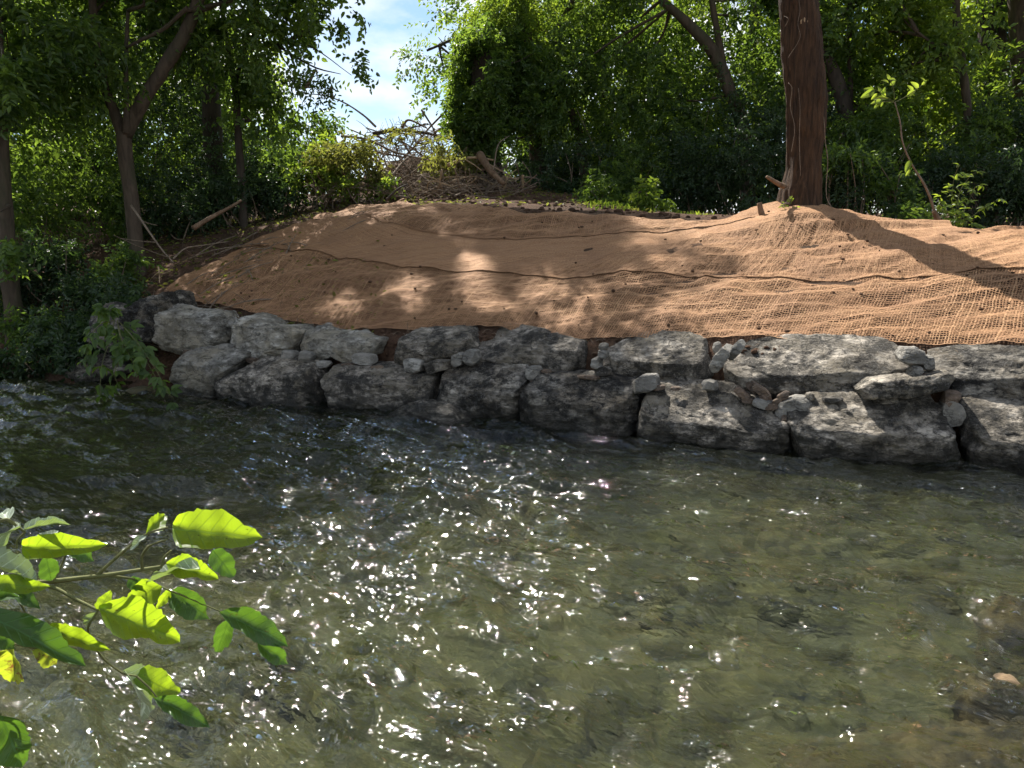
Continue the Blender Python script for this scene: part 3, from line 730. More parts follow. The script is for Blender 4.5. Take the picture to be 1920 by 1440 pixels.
def part_tube(name, pts, rads, mat, parent, origin, segs=7, n=None, seed=0, rough=.1):
    a = Acc(); a.add(*tube(np.asarray(pts), rads, segs, n, seed, rough)); return a.build(name, mat, parent, origin)
part_tube('broken_branch', at([1470, 1455, 1437], [350, 342, 331], np.array([10.55, 10.45, 10.4])), [.035, .03, .018], WOOD_BROWN, T0, org)
for i, (p, w) in enumerate([([(1466,330),(1462,350),(1468,380)], .05), ]):
    pass
part_tube('root', at([1476, 1462, 1450], [385, 402, 420], np.array([10.5, 10.45, 10.35])), [.06, .07, .05], BARK_RED, T0, org)
def front_of_trunk(px, py, out=.012):
    i = np.interp(py, [0, 100, 200, 300, 370, 400], [1498, 1503, 1511, 1507, 1501, 1497]); w = np.interp(py, [0, 100, 200, 300, 370, 400], [63, 67, 68, 65, 72, 84]) / 2
    u = np.clip((px - i) / w, -.98, .98); D = 10.7 - (math.sqrt(1 - u * u) * w * 10.7 / FPX) - out
    return at(px, py, D)
for (px, py, w, h) in [(1508, 40, 13, 16), (1522, 45, 5, 10), (1535, 114, 6, 14), (1539, 142, 4, 14)]:
    c = front_of_trunk(px, py, -.006); k = 10.5 / FPX; D6_, F6_ = SPH[6]
    a = Acc(); a.add(c + D6_ * (np.array([w * .5, 16, h * .5]) * k * np.array([1, .12, 1])) * (1 + .3 * vnoise(D6_ * 2.5 + px, 3))[:, None], F6_)
    tag(a.build('bark_scar', WOOD_PALE, T0, org), 'pale patch where the bark is knocked off')
for i, pts in enumerate([[(1498,0),(1500,20),(1496,45),(1500,70),(1478,108)], [(1478,155),(1485,165),(1482,200),(1490,240),(1484,285)], [(1497,165),(1500,200),(1499,260),(1501,330)], [(1470,30),(1478,36),(1472,50)]]):
    pts = [front_of_trunk(x, y, .02) for x, y in pts]; part_tube('bare_vine', pts, [.003] * len(pts), STICK, T0, org, 5, 30, i)
vp = at([1537, 1538, 1545, 1548, 1552, 1550, 1568], [40, 130, 230, 270, 300, 370, 400], np.array([10.6, 10.55, 10.5, 10.5, 10.5, 10.5, 10.4]))
part_tube('hanging_vine', vp, [.006] * 7, STICK, T0, org, 5, 50, 3)
# crown well over the frame, on the trunk's top
rg = np.random.default_rng(21)
bl = [(tx + .3, ty + .5, 9.6, 1.5, 1.4, 1.0, 260), (tx + 1.4, ty + .2, 8.8, 1.1, 1.1, .8, 150)]
Cc, Oo = blob_points(bl, rg, seed=4)
a = Acc(); a.add(*sprigs(Cc, Oo, 9, .4, .1, rg)); a.build('crown', LEAF, T0, org, smooth=False)

rg = np.random.default_rng(22)
cpt = at([1470, 1478, 1490, 1483], [382, 390, 388, 378], np.array([10.3, 10.28, 10.27, 10.3]))
a = Acc(); a.add(*sprigs(cpt, np.tile([0., -.4, .6], (4, 1)), 6, .12, .065, rg)); a.build('sprout', LEAF_BRIGHT, T0, org, smooth=False)
for (pts, D, rr, lab) in [([(1424,380),(1427,396),(1432,412)], 10.35, [.034, .036, .04], 'short cut stub poking from the netting left of the bare trunk'),
                          ([(1553,392),(1553,404),(1554,416)], 10.4, [.028, .03, .03], 'short squared stake in the netting right of the bare trunk')]:
    q = np.array(pts, float); p = at(q[:, 0], q[:, 1], np.full(3, D)); o = p[2]
    a = Acc(); a.add(*tube(p, rr, 7, 8, 3, .12)); tag(a.build('stake', WOOD_PALE if q[0, 0] > 1500 else WOOD_BROWN, None, o), lab, 'stake')
# loose flap of netting behind the trunk
rg = np.random.default_rng(5)
p = np.array([(1562,420),(1566,405),(1580,401),(1596,403),(1612,414),(1625,426)], float); pc = at(p[:, 0], p[:, 1], np.linspace(10.35, 10.1, 6))
acc = Acc(); us = smooth_path(pc, 26)
for j in range(9):
    off = np.stack([.02 * rg.normal(0, 1, 26), np.linspace(0, 0, 26) - .05 * j * .6, -.012 * j + .015 * np.sin(np.linspace(0, 9, 26) + j)], 1); acc.add(*tube(us + off, [.006] * 26, 4, 26, j, 0, ends=False), rnd=.6)
for i in range(26):
    acc.add(*tube(us[i] + np.stack([np.zeros(5), -np.linspace(0, .25, 5), -np.linspace(0, .10, 5) + .01 * rg.normal(0, 1, 5)], 1), [.006] * 5, 4, 5, i, 0, ends=False), rnd=.4)
o2 = np.array(M2.location); tag(acc.build('loose_flap', COIR, M2, o2), 'crumpled loose end of netting standing up behind the trunk', kind='stuff')

# ------------------------------------------------------------------ trees
def tree(name, label, limbs, blobs, mat_l, mat_b, seed, K=9, size=.1, tw=.42, group=None, gap=-.12, branchlets=14, shape='oval', aspect=.5, pinnate=False, droop=.35, cat='tree', spread=.8):
    """limbs: list of (points (k,3), radii); the first is the trunk. blobs as in blob_points."""
    base = np.asarray(limbs[0][0][0], float); o = np.array([base[0], base[1], gz(base[0], base[1])])
    t = empty(name, o, label, cat, group); rg = np.random.default_rng(seed)
    a = Acc()
    for i, (p, r) in enumerate(limbs): a.add(*tube(p, r, 12 if i == 0 else 8, max(8, 6 * len(p)), seed + i, .1, 5.))
    top = np.asarray(limbs[0][0][-1], float)
    ends = np.concatenate([smooth_path(p, 24)[8:] for p, _ in limbs])
    if blobs:
        C_, O_ = blob_points(blobs, rg, gap, seed=seed)
        for b in range(branchlets):                                  # limbs that carry the lobes
            bb = blobs[b % len(blobs)]; c = np.array(bb[:3]) + rg.normal(0, .35, 3) * np.array(bb[3:6])
            e = ends[np.argmin(np.linalg.norm(ends - c, axis=1) + rg.uniform(0, 1.2, len(ends)))]; m = (e + c) / 2 + rg.normal(0, .12, 3)
            r0 = .012 + .014 * rg.random(); a.add(*tube([e, m, c], [r0 * 1.6, r0, .006], 5, 9, seed + b, .1))
        V, F, rn = sprigs(C_, O_, K, tw, size, rg, aspect=aspect, shape=shape, pinnate=pinnate, droop=droop, spread=spread)
        b2 = Acc(); b2.add(V, F, rn); b2.build('crown', mat_l, t, o, smooth=False)
    a.build('trunk', mat_b, t, o); return t
def L_(rows, D):
    p, r = trunk_path(rows, D); return (p, r)
def grounded(rows, D):
    """like L_, with the foot let down to the ground."""
    p, r = trunk_path(rows, D); p = p.copy(); p[0, 2] = gz(p[0, 0], p[0, 1]) - .1; return (p, r)

# --- left bank
tree('tree', 'slim grey brown trunk leaning at the far left over the creek', [grounded([(30,630,36),(14,480,29),(2,300,27),(-8,100,26),(-20,-150,22)], 11.2)],
     [B(60,60,12.0,200,150,520), B(-120,-60,11.5,260,220,500), B(10,240,12.6,120,120,220), B(25,210,10.7,60,150,170), B(5,420,10.7,40,80,60), B(150,-260,11.5,260,180,500), (-7.2,12.6,8.6,1.7,1.8,1.3,480)], LEAF, BARK, 11, size=.125, gap=-.02)
tree('tree', 'forked grey trunk splitting in two above the dark undergrowth left of the netting',
     [grounded([(256,470,30),(247,380,25),(236,300,24),(233,248,27)], 12.6), L_([(234,256,24),(212,205,20),(192,150,17),(178,60,14),(170,-60,12)], 12.6), L_([(235,255,26),(258,205,25),(300,140,25),(345,65,24),(372,0,22),(400,-120,18),(430,-300,12)], 12.6),
      L_([(236,250,12),(237,200,10),(236,120,8),(240,20,6)], 12.5), L_([(236,90,5),(262,76,6),(305,55,7),(352,14,8)], 12.45)],
     [B(190,40,13.0,170,120,420), B(330,-60,13.2,190,140,420), B(460,60,13.4,110,130,260), B(480,-80,13.2,180,110,400), B(430,-250,13.2,260,150,560), B(620,-260,14.0,230,140,420), B(520,-420,14.,300,150,520)], LEAF, BARK, 12, gap=-.02, size=.12)
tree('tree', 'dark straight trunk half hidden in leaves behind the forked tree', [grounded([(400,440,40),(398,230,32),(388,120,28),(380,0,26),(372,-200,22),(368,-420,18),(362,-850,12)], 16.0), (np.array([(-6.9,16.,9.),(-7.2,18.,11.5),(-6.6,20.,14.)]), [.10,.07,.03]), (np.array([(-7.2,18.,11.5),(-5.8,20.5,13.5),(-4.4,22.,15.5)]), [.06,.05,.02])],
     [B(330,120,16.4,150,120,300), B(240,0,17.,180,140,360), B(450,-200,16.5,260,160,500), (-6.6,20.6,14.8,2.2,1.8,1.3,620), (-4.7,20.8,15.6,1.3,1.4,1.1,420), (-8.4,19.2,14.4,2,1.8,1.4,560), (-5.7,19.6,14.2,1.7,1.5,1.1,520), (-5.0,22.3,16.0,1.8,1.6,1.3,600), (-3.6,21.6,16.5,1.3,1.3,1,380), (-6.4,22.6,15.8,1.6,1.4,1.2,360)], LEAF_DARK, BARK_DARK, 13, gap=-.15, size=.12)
tree('tree', 'thin black stem with a V of branches against the sky at the gap', [grounded([(452,330,16),(446,240,13),(440,160,12),(425,70,9),(410,-20,7)], 14.4), L_([(440,165,9),(452,115,8),(466,60,7),(478,-20,5)], 14.4), L_([(438,150,6),(470,95,5),(540,80,4)], 14.4)],
     [B(555,25,14.6,100,60,160), B(620,20,14.6,60,40,90), B(480,110,14.6,80,90,110), B(560,150,14.5,60,60,45), B(490,220,14.6,70,70,80), B(655,135,14.3,32,22,24), B(420,30,14.8,110,80,180)], LEAF, BARK_DARK, 14, size=.115, gap=-.02, aspect=.68)
# pinnate twig hanging in the gap
tree('sapling', 'bare springing twig with feathery compound leaves crossing the sky gap', [(at([705,680,640,600,560], [238,215,190,178,176], np.full(5, 14.2)), [.022, .016, .012, .009, .006]), (at([610,590,560,555], [182,165,150,140], np.full(4, 14.1)), [.008, .007, .005, .004])],
     [B(590,160,14.1,38,26,16), B(560,150,14.1,25,20,9), B(620,170,14.1,18,12,5)], LEAF, STICK, 15, K=14, size=.10, tw=.55, pinnate=True, branchlets=4, gap=-1, aspect=.36, cat='sapling')
# --- right bank
ivy = [B(912,140,16.6,34,90,260), B(908,250,16.6,34,60,180), B(905,110,17.0,55,50,330), B(890,180,17.0,48,55,330), B(875,240,17.0,42,45,260), B(935,90,17.2,50,40,240), B(950,170,17.6,45,70,220), B(985,130,17.4,55,65,240), B(985,230,17.2,55,60,220), B(945,265,16.9,45,40,150)]
tree('tree', 'ivy smothered stump of a tree at the right edge of the sky gap', [grounded([(915,360,60),(905,260,50),(905,150,44),(915,70,36)], 17.3)], ivy, LEAF, BARK_DARK, 31, size=.11, tw=.34, gap=-.3)
tree('tree', 'tree with feathery drooping leaves reaching left into the sky gap', [grounded([(1010,340,26),(1000,200,22),(985,60,20),(960,-60,14)], 18.0), L_([(985,60,12),(930,50,9),(860,70,6),(800,95,4)], 18.)],
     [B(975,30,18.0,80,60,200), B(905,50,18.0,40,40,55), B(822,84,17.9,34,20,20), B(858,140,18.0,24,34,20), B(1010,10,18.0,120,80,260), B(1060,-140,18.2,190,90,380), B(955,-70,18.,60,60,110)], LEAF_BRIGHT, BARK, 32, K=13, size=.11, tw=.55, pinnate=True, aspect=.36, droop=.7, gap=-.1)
tree('tree', 'dark leaning trunk with two stems in the thicket behind the bank', [grounded([(1410,360,30),(1392,240,25),(1368,170,24),(1335,95,22),(1290,45,18),(1240,0,14)], 16.5), L_([(1362,160,14),(1350,90,13),(1335,0,11),(1320,-150,8)], 16.5)],
     [B(1180,60,17.0,130,110,420), B(1280,-60,17.,170,110,420), B(1120,180,17.2,110,110,330), B(1400,20,17.2,120,110,330), B(1240,220,17.4,140,110,360), B(1330,-180,17.,220,100,380)], LEAF, BARK, 33, size=.125, gap=-.04)
tree('tree', 'slender grey trunk among backlit leaves at the right', [grounded([(1825,400,20),(1818,250,16),(1808,150,15),(1795,50,14),(1790,-60,12),(1780,-300,9)], 14.5), L_([(1812,160,7),(1770,100,6),(1720,60,4)], 14.5)],
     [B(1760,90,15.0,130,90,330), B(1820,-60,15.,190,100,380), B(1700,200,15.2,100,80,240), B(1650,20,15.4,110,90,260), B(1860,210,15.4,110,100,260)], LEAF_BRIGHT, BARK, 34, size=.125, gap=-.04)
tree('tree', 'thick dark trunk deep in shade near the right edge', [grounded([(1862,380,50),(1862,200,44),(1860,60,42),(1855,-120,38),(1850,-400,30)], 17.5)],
     [B(1880,60,18.2,160,120,380), B(1980,-60,18.,200,140,420), B(1900,-260,18.,260,140,500)], LEAF, BARK_DARK, 35, size=.125, gap=-.04)
tree('tree', 'grey trunk at the right edge beside the thick dark one', [grounded([(1925,400,34),(1918,200,30),(1908,60,28),(1905,-100,26),(1905,-300,18)], 15.6)],
     [B(1960,130,16.,120,120,320), B(2060,-20,15.6,200,140,420), B(2000,-240,15.6,240,140,460)], LEAF, BARK, 36, size=.125, gap=-.04)
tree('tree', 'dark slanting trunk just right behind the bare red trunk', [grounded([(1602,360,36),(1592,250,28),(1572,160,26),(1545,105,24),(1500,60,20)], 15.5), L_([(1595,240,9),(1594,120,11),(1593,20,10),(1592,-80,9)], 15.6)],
     [B(1580,60,16.0,120,90,330), B(1600,-80,16.,200,100,400), B(1480,150,16.4,90,90,240), B(1620,200,16.2,90,80,230), B(1450,-40,16.4,120,80,260)], LEAF, BARK_DARK, 37, size=.125, gap=-.04)
tree('tree', 'pale stem in the leaves right of the ivy smothered tree', [grounded([(1105,370,22),(1085,250,16),(1060,180,14),(1040,80,13),(1075,0,12)], 18.5)],
     [B(1060,140,18.6,90,90,280), B(1010,200,18.4,70,80,200), B(1100,40,19.,120,80,260)], LEAF, BARK, 38)
# --- wood behind, crowns low and dense
GB = 'trees massed in the wood behind the bank'
k = 0
for (px, D, topy, w, mt) in [(-60,19,-200,260,0),(80,21,-150,260,1),(250,20,-120,260,0),(400,23,40,125,1),(1000,23,-60,210,0),(1130,22,-160,230,1),(1290,23,-200,240,0),(1420,21,-160,240,1),(1570,23,-220,250,0),(1720,21,-180,250,1),(1850,23,-220,250,0),(1990,20,-200,240,1),(2150,19,-200,260,0),(-220,17,-260,260,1)]:
    rows = [(px, 400, 26), (px + 6, 200, 22), (px - 5, 60, 18), (px, topy + 100, 10)]
    bl = [B(px, topy + 120, D, w, 130, 420), B(px - w * .4, 120, D, w * .7, 120, 330), B(px + w * .45, 180, D - .6, w * .7, 130, 330), B(px, 300, D - .5, w * .9, 100, 380)]
    if px == 400: bl = [B(px, topy + 90, D, w, 90, 300), B(px - w * .3, 240, D, w * .7, 90, 250), B(px + w * .3, 290, D, w * .6, 60, 200)]
    tree('tree', 'leafy tree massed with others in the dark wood behind the bank', [grounded(rows, D)], bl, (LEAF, LEAF_BRIGHT)[mt], BARK_DARK, 200 + k, K=10, size=.15, tw=.6, group=GB, shape='diamond', branchlets=4, aspect=.55); k += 1

# ------------------------------------------------------------------ shrubs
def shrub(px, py, D, rx, ry, n, mat, label, seed, size=.085, group=None, K=9, tw=.34, name='shrub', gap=-.15, stems=6, aspect=.5, pinnate=False, shape='oval'):
    c = at(px, py, D); b = np.array([c[0], D, gz(c[0], D)])
    t = empty(name, b, label, 'shrub', group); rg = np.random.default_rng(seed); kx = D / FPX
    bl = [B(px, py, D, rx, ry, int(n * .5))] + [B(px + rg.uniform(-.6, .6) * rx, py + rg.uniform(-.5, .6) * ry, D + rg.uniform(-.4, .4), rx * .55, ry * .55, int(n * .17)) for _ in range(3)]
    C_, O_ = blob_points(bl, rg, gap, 1.8, seed)
    ok = C_[:, 2] > ground_z(C_[:, 0], C_[:, 1]) - .02; C_, O_ = C_[ok], O_[ok]
    V, F, rn = sprigs(C_, O_, K, tw, size, rg, aspect=aspect, pinnate=pinnate, shape=shape); a = Acc(); a.add(V, F, rn); a.build('foliage', mat, t, b, smooth=False)
    a = Acc()
    for i in range(stems):
        e = C_[rg.integers(len(C_))]; f = b + np.array([rg.uniform(-.25, .25), rg.uniform(-.2, .2), -.05]); a.add(*tube([f, (f + e) / 2 + rg.normal(0, .08, 3), e], [.014, .010, .004], 5, 9, i))
    a.build('stem', STICK, t, b); return t
GS = 'dark shrubs of the undergrowth left of the netting'; GR = 'dark shrubs of the undergrowth behind the bare trunk'
LL = [
    'dark leafy shrub beside the middle of the leaning far left trunk',
    'dark leafy shrub just left of the forked grey trunk',
    'dark leafy shrub just right of the forked grey trunk',
    'dark leafy shrub round the foot of the straight dark trunk',
    'dark leafy shrub between the thin black stem and the sunlit yellow green bush',
    'dark leafy shrub between the far left trunk and the foot of the forked trunk',
    'low dark shrub above the brown rock behind the creeper',
    'dark leafy shrub in front of the lower part of the far left trunk',
    'low dark shrub behind the pale broken log',
    'low dark shrub past the upper end of the pale broken log',
    'dark leafy shrub left of the far left trunk, mostly out of view',
    'lowest dark shrub, close to the water under the far left trunk',
    'small dark shrub in front of the foot of the forked trunk',
    'tall dark shrub behind the far left trunk',
    'low dark shrub beside the upper left corner of the netting',
    'dark shrub overhanging the water below the far left trunk',
    'dark shrub overhanging the water left of the creeper',
    'dark shrub on the muddy bank above the overhanging ones',
    'dark shrub crowding the left end of the stone wall',
    'lowest leafy shrub at the water in the far left corner',
    'high leafy mass directly behind the fork of the forked trunk',
    'high dark leafy mass around the straight dark trunk']
RR = [
    'dark shrub just right of the ivy smothered stump',
    'dark shrub around the foot of the pale stem',
    'leafy shrub behind the thin weed clump on the soil edge',
    'dark shrub behind the small sunlit weed clump',
    'dark shrub at the foot of the leaning trunk with two stems',
    'low dark shrub directly left of the bare red brown trunk',
    'dark shrub directly right of the bare trunk, behind the hanging vine',
    'shrub between the spreading twiggy bush and the curved sapling',
    'dark shrub behind the curved sapling',
    'dark shrub behind the bright green bush of loose leaves',
    'dark shrub right of the bright green bush, partly out of view',
    'leafy shrub at mid height between the bare trunk and the sapling tip',
    'leafy shrub at the foot of the slender grey trunk',
    'dark shrub in front of the thick dark trunk',
    'dark leafy mass half hidden behind the bare red brown trunk',
    'high dark shrub left of the leaning trunk with two stems',
    'high leafy shrub right of the pale stem',
    'low shrub hugging the ground by the loose flap of netting',
    'low shrub hugging the ground at the base of the curved sapling']
i = 0
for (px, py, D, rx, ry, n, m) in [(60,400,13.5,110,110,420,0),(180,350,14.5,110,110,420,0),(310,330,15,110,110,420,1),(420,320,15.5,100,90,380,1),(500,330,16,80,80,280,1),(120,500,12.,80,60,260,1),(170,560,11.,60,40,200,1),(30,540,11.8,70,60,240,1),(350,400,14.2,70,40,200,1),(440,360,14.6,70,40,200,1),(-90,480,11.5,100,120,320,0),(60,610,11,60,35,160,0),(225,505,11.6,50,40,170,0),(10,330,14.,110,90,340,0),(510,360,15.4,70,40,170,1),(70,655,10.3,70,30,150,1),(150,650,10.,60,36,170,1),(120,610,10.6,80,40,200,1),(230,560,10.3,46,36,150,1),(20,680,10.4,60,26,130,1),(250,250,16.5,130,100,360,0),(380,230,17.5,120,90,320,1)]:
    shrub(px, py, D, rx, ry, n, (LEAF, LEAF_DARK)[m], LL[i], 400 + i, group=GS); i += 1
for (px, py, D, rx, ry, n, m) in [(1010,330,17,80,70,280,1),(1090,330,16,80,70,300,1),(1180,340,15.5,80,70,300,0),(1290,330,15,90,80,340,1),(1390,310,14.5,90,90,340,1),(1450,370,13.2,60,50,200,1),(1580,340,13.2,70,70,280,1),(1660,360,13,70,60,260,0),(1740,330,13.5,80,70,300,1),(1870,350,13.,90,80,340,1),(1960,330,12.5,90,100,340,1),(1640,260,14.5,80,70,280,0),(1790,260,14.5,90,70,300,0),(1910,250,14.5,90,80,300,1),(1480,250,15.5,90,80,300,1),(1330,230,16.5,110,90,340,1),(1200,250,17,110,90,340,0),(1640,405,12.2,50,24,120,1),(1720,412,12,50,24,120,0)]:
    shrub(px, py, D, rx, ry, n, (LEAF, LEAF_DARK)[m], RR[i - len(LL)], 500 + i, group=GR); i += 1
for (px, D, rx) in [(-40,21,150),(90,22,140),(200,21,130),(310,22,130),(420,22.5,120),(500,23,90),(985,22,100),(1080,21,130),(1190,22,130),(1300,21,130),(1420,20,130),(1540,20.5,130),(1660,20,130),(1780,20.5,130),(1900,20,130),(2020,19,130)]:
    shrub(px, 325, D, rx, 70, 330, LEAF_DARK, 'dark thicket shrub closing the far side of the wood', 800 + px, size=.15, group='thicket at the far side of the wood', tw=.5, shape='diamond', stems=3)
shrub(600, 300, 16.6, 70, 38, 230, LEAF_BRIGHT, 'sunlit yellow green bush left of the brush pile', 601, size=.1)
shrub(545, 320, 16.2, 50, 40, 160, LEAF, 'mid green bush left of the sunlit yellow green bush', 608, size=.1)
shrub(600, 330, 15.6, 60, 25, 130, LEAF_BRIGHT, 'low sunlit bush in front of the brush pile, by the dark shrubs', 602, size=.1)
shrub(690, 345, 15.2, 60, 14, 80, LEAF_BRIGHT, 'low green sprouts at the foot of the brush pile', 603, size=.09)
shrub(570, 235, 19, 60, 30, 150, LEAF, 'pale bush on the skyline left of the brush pile', 604, size=.12)
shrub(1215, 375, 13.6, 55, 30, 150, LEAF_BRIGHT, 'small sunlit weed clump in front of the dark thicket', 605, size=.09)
shrub(1130, 365, 14.2, 50, 30, 100, LEAF, 'thin weed clump on the soil edge right of the brush pile', 606, size=.09)
shrub(1585, 300, 13.0, 50, 26, 110, LEAF, 'spreading twiggy bush just right of the bare trunk', 607, size=.1)

# ------------------------------------------------------------------ plants with leaves of their own
def leaf_mesh(name, mat, L=.1, W_=.05, seed=0, droop=.2, teeth=.0, rows=7, fold=.22, rnd=.5, crumple=0.):
    """One leaf along +Y, face up +Z: pointed, folded on its midrib, bent over its length."""
    rg = np.random.default_rng(seed)
    v = np.linspace(0, 1, rows); prof = np.sin(np.pi * v ** .70) ** .62 * (1 - .22 * v ** 3); prof[0] = .04; prof[-1] = .0
    us = np.array([-1, -.5, 0, .5, 1])
    tz = 1 + teeth * rg.uniform(-1, 1, rows) * (np.arange(rows) > 1) * (np.arange(rows) < rows - 1)
    Xv = us[None] * (prof * tz)[:, None] * W_ * .5
    Yv = np.broadcast_to(v[:, None] * L, Xv.shape) + .05 * L * np.abs(us)[None] * (prof[:, None] > .2) * .5
    Zv = np.abs(Xv) * fold * 2 - droop * L * (v ** 2)[:, None] + .02 * L * np.cos(v * 20)[:, None] * np.abs(us)[None]
    V = np.stack([Xv, Yv, Zv], -1)
    if crumple: V = V + crumple * L * np.stack([fbm(V / L * 3 + seed, seed + q, 2) for q in range(3)], -1)
    V = V.reshape(-1, 3)
    i = np.arange(rows - 1)[:, None] * 5 + np.arange(4)[None]
    F = np.stack([i, i + 1, i + 6, i + 5], -1).reshape(-1, 4)
    return mesh(name, V, F, mat, True, np.full(len(V), rnd))
def place_leaf(me, base, d, nrm, scale, parent, origin, name='leaf'):
    d = unit(d); s = unit(np.cross(d, nrm)); n = np.cross(s, d)
    from mathutils import Matrix
    o = bpy.data.objects.new(name, me); COL.objects.link(o); o.parent = parent
    b = np.asarray(base) - np.asarray(origin); sx, sy = (scale if np.ndim(scale) else (scale, scale))
    o.matrix_local = Matrix(((s[0] * sx, d[0] * sy, n[0] * sy, b[0]), (s[1] * sx, d[1] * sy, n[1] * sy, b[1]), (s[2] * sx, d[2] * sy, n[2] * sy, b[2]), (0, 0, 0, 1)))
    return o
# foreground branch
def big_leaf_mat(name, c, t, trans, rough=.38, brown=0.):
    m, n, l, o = new_mat(name)
    tc = N(n, 'TexCoord'); sep = n.new('ShaderNodeSeparateXYZ'); l.new(tc.outputs['Object'], sep.inputs[0])
    ax = math_(n, l, 'ABSOLUTE', sep.outputs[0])
    rib = ramp(n, l, ax, [(0, (1, 1, 1)), (.010, (1.,) * 3), (.022, (0, 0, 0))])
    # side veins run up and out from the midrib
    q = math_(n, l, 'SUBTRACT', sep.outputs[1], math_(n, l, 'MULTIPLY', ax, .75))
    sv = math_(n, l, 'ABSOLUTE', math_(n, l, 'SUBTRACT', math_(n, l, 'FRACT', math_(n, l, 'MULTIPLY', q, 8.)), .5))
    vein = math_(n, l, 'MAXIMUM', rib, ramp(n, l, sv, [(0, (.9,) * 3), (.035, (.7,) * 3), (.10, (0, 0, 0))]))
    blot = noise(n, l, tc.outputs['Object'], 5., 5, .6)
    cc = mixc(n, l, math_(n, l, 'MULTIPLY', blot, .5), c, tuple(x * .6 for x in c)); cc = mixc(n, l, math_(n, l, 'MULTIPLY', vein, .8), cc, tuple(min(1, x * 2.6) for x in c))
    tt = mixc(n, l, math_(n, l, 'MULTIPLY', blot, .5), t, tuple(x * .72 for x in t)); tt = mixc(n, l, math_(n, l, 'MULTIPLY', vein, .85), tt, tuple(x * .5 for x in t))
    if brown:
        bm = ramp(n, l, noise(n, l, tc.outputs['Object'], 3.2, 5, .6, .6), [(.52, (0, 0, 0)), (.60, (1, 1, 1))]); cc = mixc(n, l, bm, cc, (.14, .065, .025)); tt = mixc(n, l, bm, tt, (.16, .075, .02))
    spk = ramp(n, l, noise(n, l, tc.outputs['Object'], 16., 3, .6), [(.66, (0, 0, 0)), (.70, (.8,) * 3)]); cc = mixc(n, l, spk, cc, (.12, .08, .02)); tt = mixc(n, l, spk, tt, (.10, .07, .01))
    p = N(n, 'BsdfPrincipled', Roughness=rough); l.new(cc, p.inputs['Base Color']); l.new(bump(n, l, math_(n, l, 'SUBTRACT', 0., vein), .35, .03), p.inputs['Normal'])
    tr = N(n, 'BsdfTranslucent'); l.new(tt, tr.inputs[0]); mx = N(n, 'MixShader'); mx.inputs[0].default_value = trans
    l.new(p.outputs[0], mx.inputs[1]); l.new(tr.outputs[0], mx.inputs[2]); l.new(mx.outputs[0], o.inputs[0]); return m
BL = {'y': big_leaf_mat('near_leaf', (.09, .16, .03), (.42, .60, .02), .62), 'p': big_leaf_mat('near_leaf_pale', (.33, .38, .29), (.30, .42, .08), .30, .45),  # 'p' has a paler, whitish green base colour
      'd': big_leaf_mat('near_leaf_shaded', (.045, .10, .03), (.13, .26, .02), .45), 'b': big_leaf_mat('near_leaf_scorched', (.12, .16, .03), (.46, .55, .03), .6, .5, 1.)}  # 'd' darkened in colour to stand for leaves shaded or turned from the sun
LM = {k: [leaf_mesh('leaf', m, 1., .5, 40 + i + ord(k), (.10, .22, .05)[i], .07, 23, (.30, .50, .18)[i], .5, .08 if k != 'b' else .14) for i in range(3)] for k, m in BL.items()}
for ms in LM.values():
    for me in ms: pass
fb_o = at(-140, 1130, .95)
FB = empty('leafy_branch', fb_o, 'bright backlit leafy branch reaching over the water close to the camera', 'branch')
def fpt(px, py, D): return at(px, py, D)
for i, (pts, r) in enumerate([
    ([(-140,1130,.95),(-20,1104,.97),(60,1094,.98),(134,1086,1.0),(200,1078,1.0),(267,1068,1.02),(303,1063,1.02)], .0042),
    ([(181,1079,1.0),(225,1040,1.0),(276,1001,1.0),(314,989,1.0)], .0026), ([(267,1068,1.02),(266,1045,1.01),(280,1024,1.0),(312,1012,.99)], .0022), ([(303,1061,1.02),(308,1045,1.02),(321,1032,1.02)], .002),
    ([(60,1094,.98),(101,1102,.97),(145,1125,.96),(184,1144,.95)], .003), ([(-60,1000,.92),(11,974,.92),(30,985,.93),(47,998,.93)], .0025), ([(29,1115,.95),(40,1135,.95),(49,1151,.96)], .002),
    ([(200,1078,1.0),(262,1088,1.04),(321,1108,1.06),(419,1149,1.08)], .0018), ([(184,1144,.95),(165,1180,.95),(190,1230,.98),(230,1262,1.0),(258,1268,1.0)], .0018), ([(-140,1180,.9),(-40,1165,.9),(30,1172,.92),(85,1176,.93)], .0026), ([(-60,1200,.9),(10,1205,.92),(70,1216,.93)], .002), ([(-80,1330,.85),(-30,1332,.85),(2,1339,.85)], .003),
    ([(47,998,.93),(32,1015,.94),(32,1028,.94)], .0016), ([(100,1090,.99),(115,1060,1.0),(126,1032,1.0)], .0018), ([(256,1268,1.0),(280,1290,1.0),(296,1310,1.0)], .0015), ([(430,1158,1.08),(460,1185,1.08),(484,1205,1.08)], .0014)]):
    q = np.array(pts, float); p = at(q[:, 0], q[:, 1], q[:, 2]); part_tube('twig' if i else 'stem', p, np.linspace(r, r * .6, len(p)), STEM_GREEN, FB, fb_o, 6, len(p) * 6, i, .06)
p0 = at(-140, 1130, .95)
part_tube('stem', [(-1.75, .10, gz(-1.75, .10) - .05), (-1.5, .35, .75), (-1.1, .75, 1.12), p0], [.012, .010, .007, .0045], STEM_GREEN, FB, fb_o, 7, 30, 31, .08)
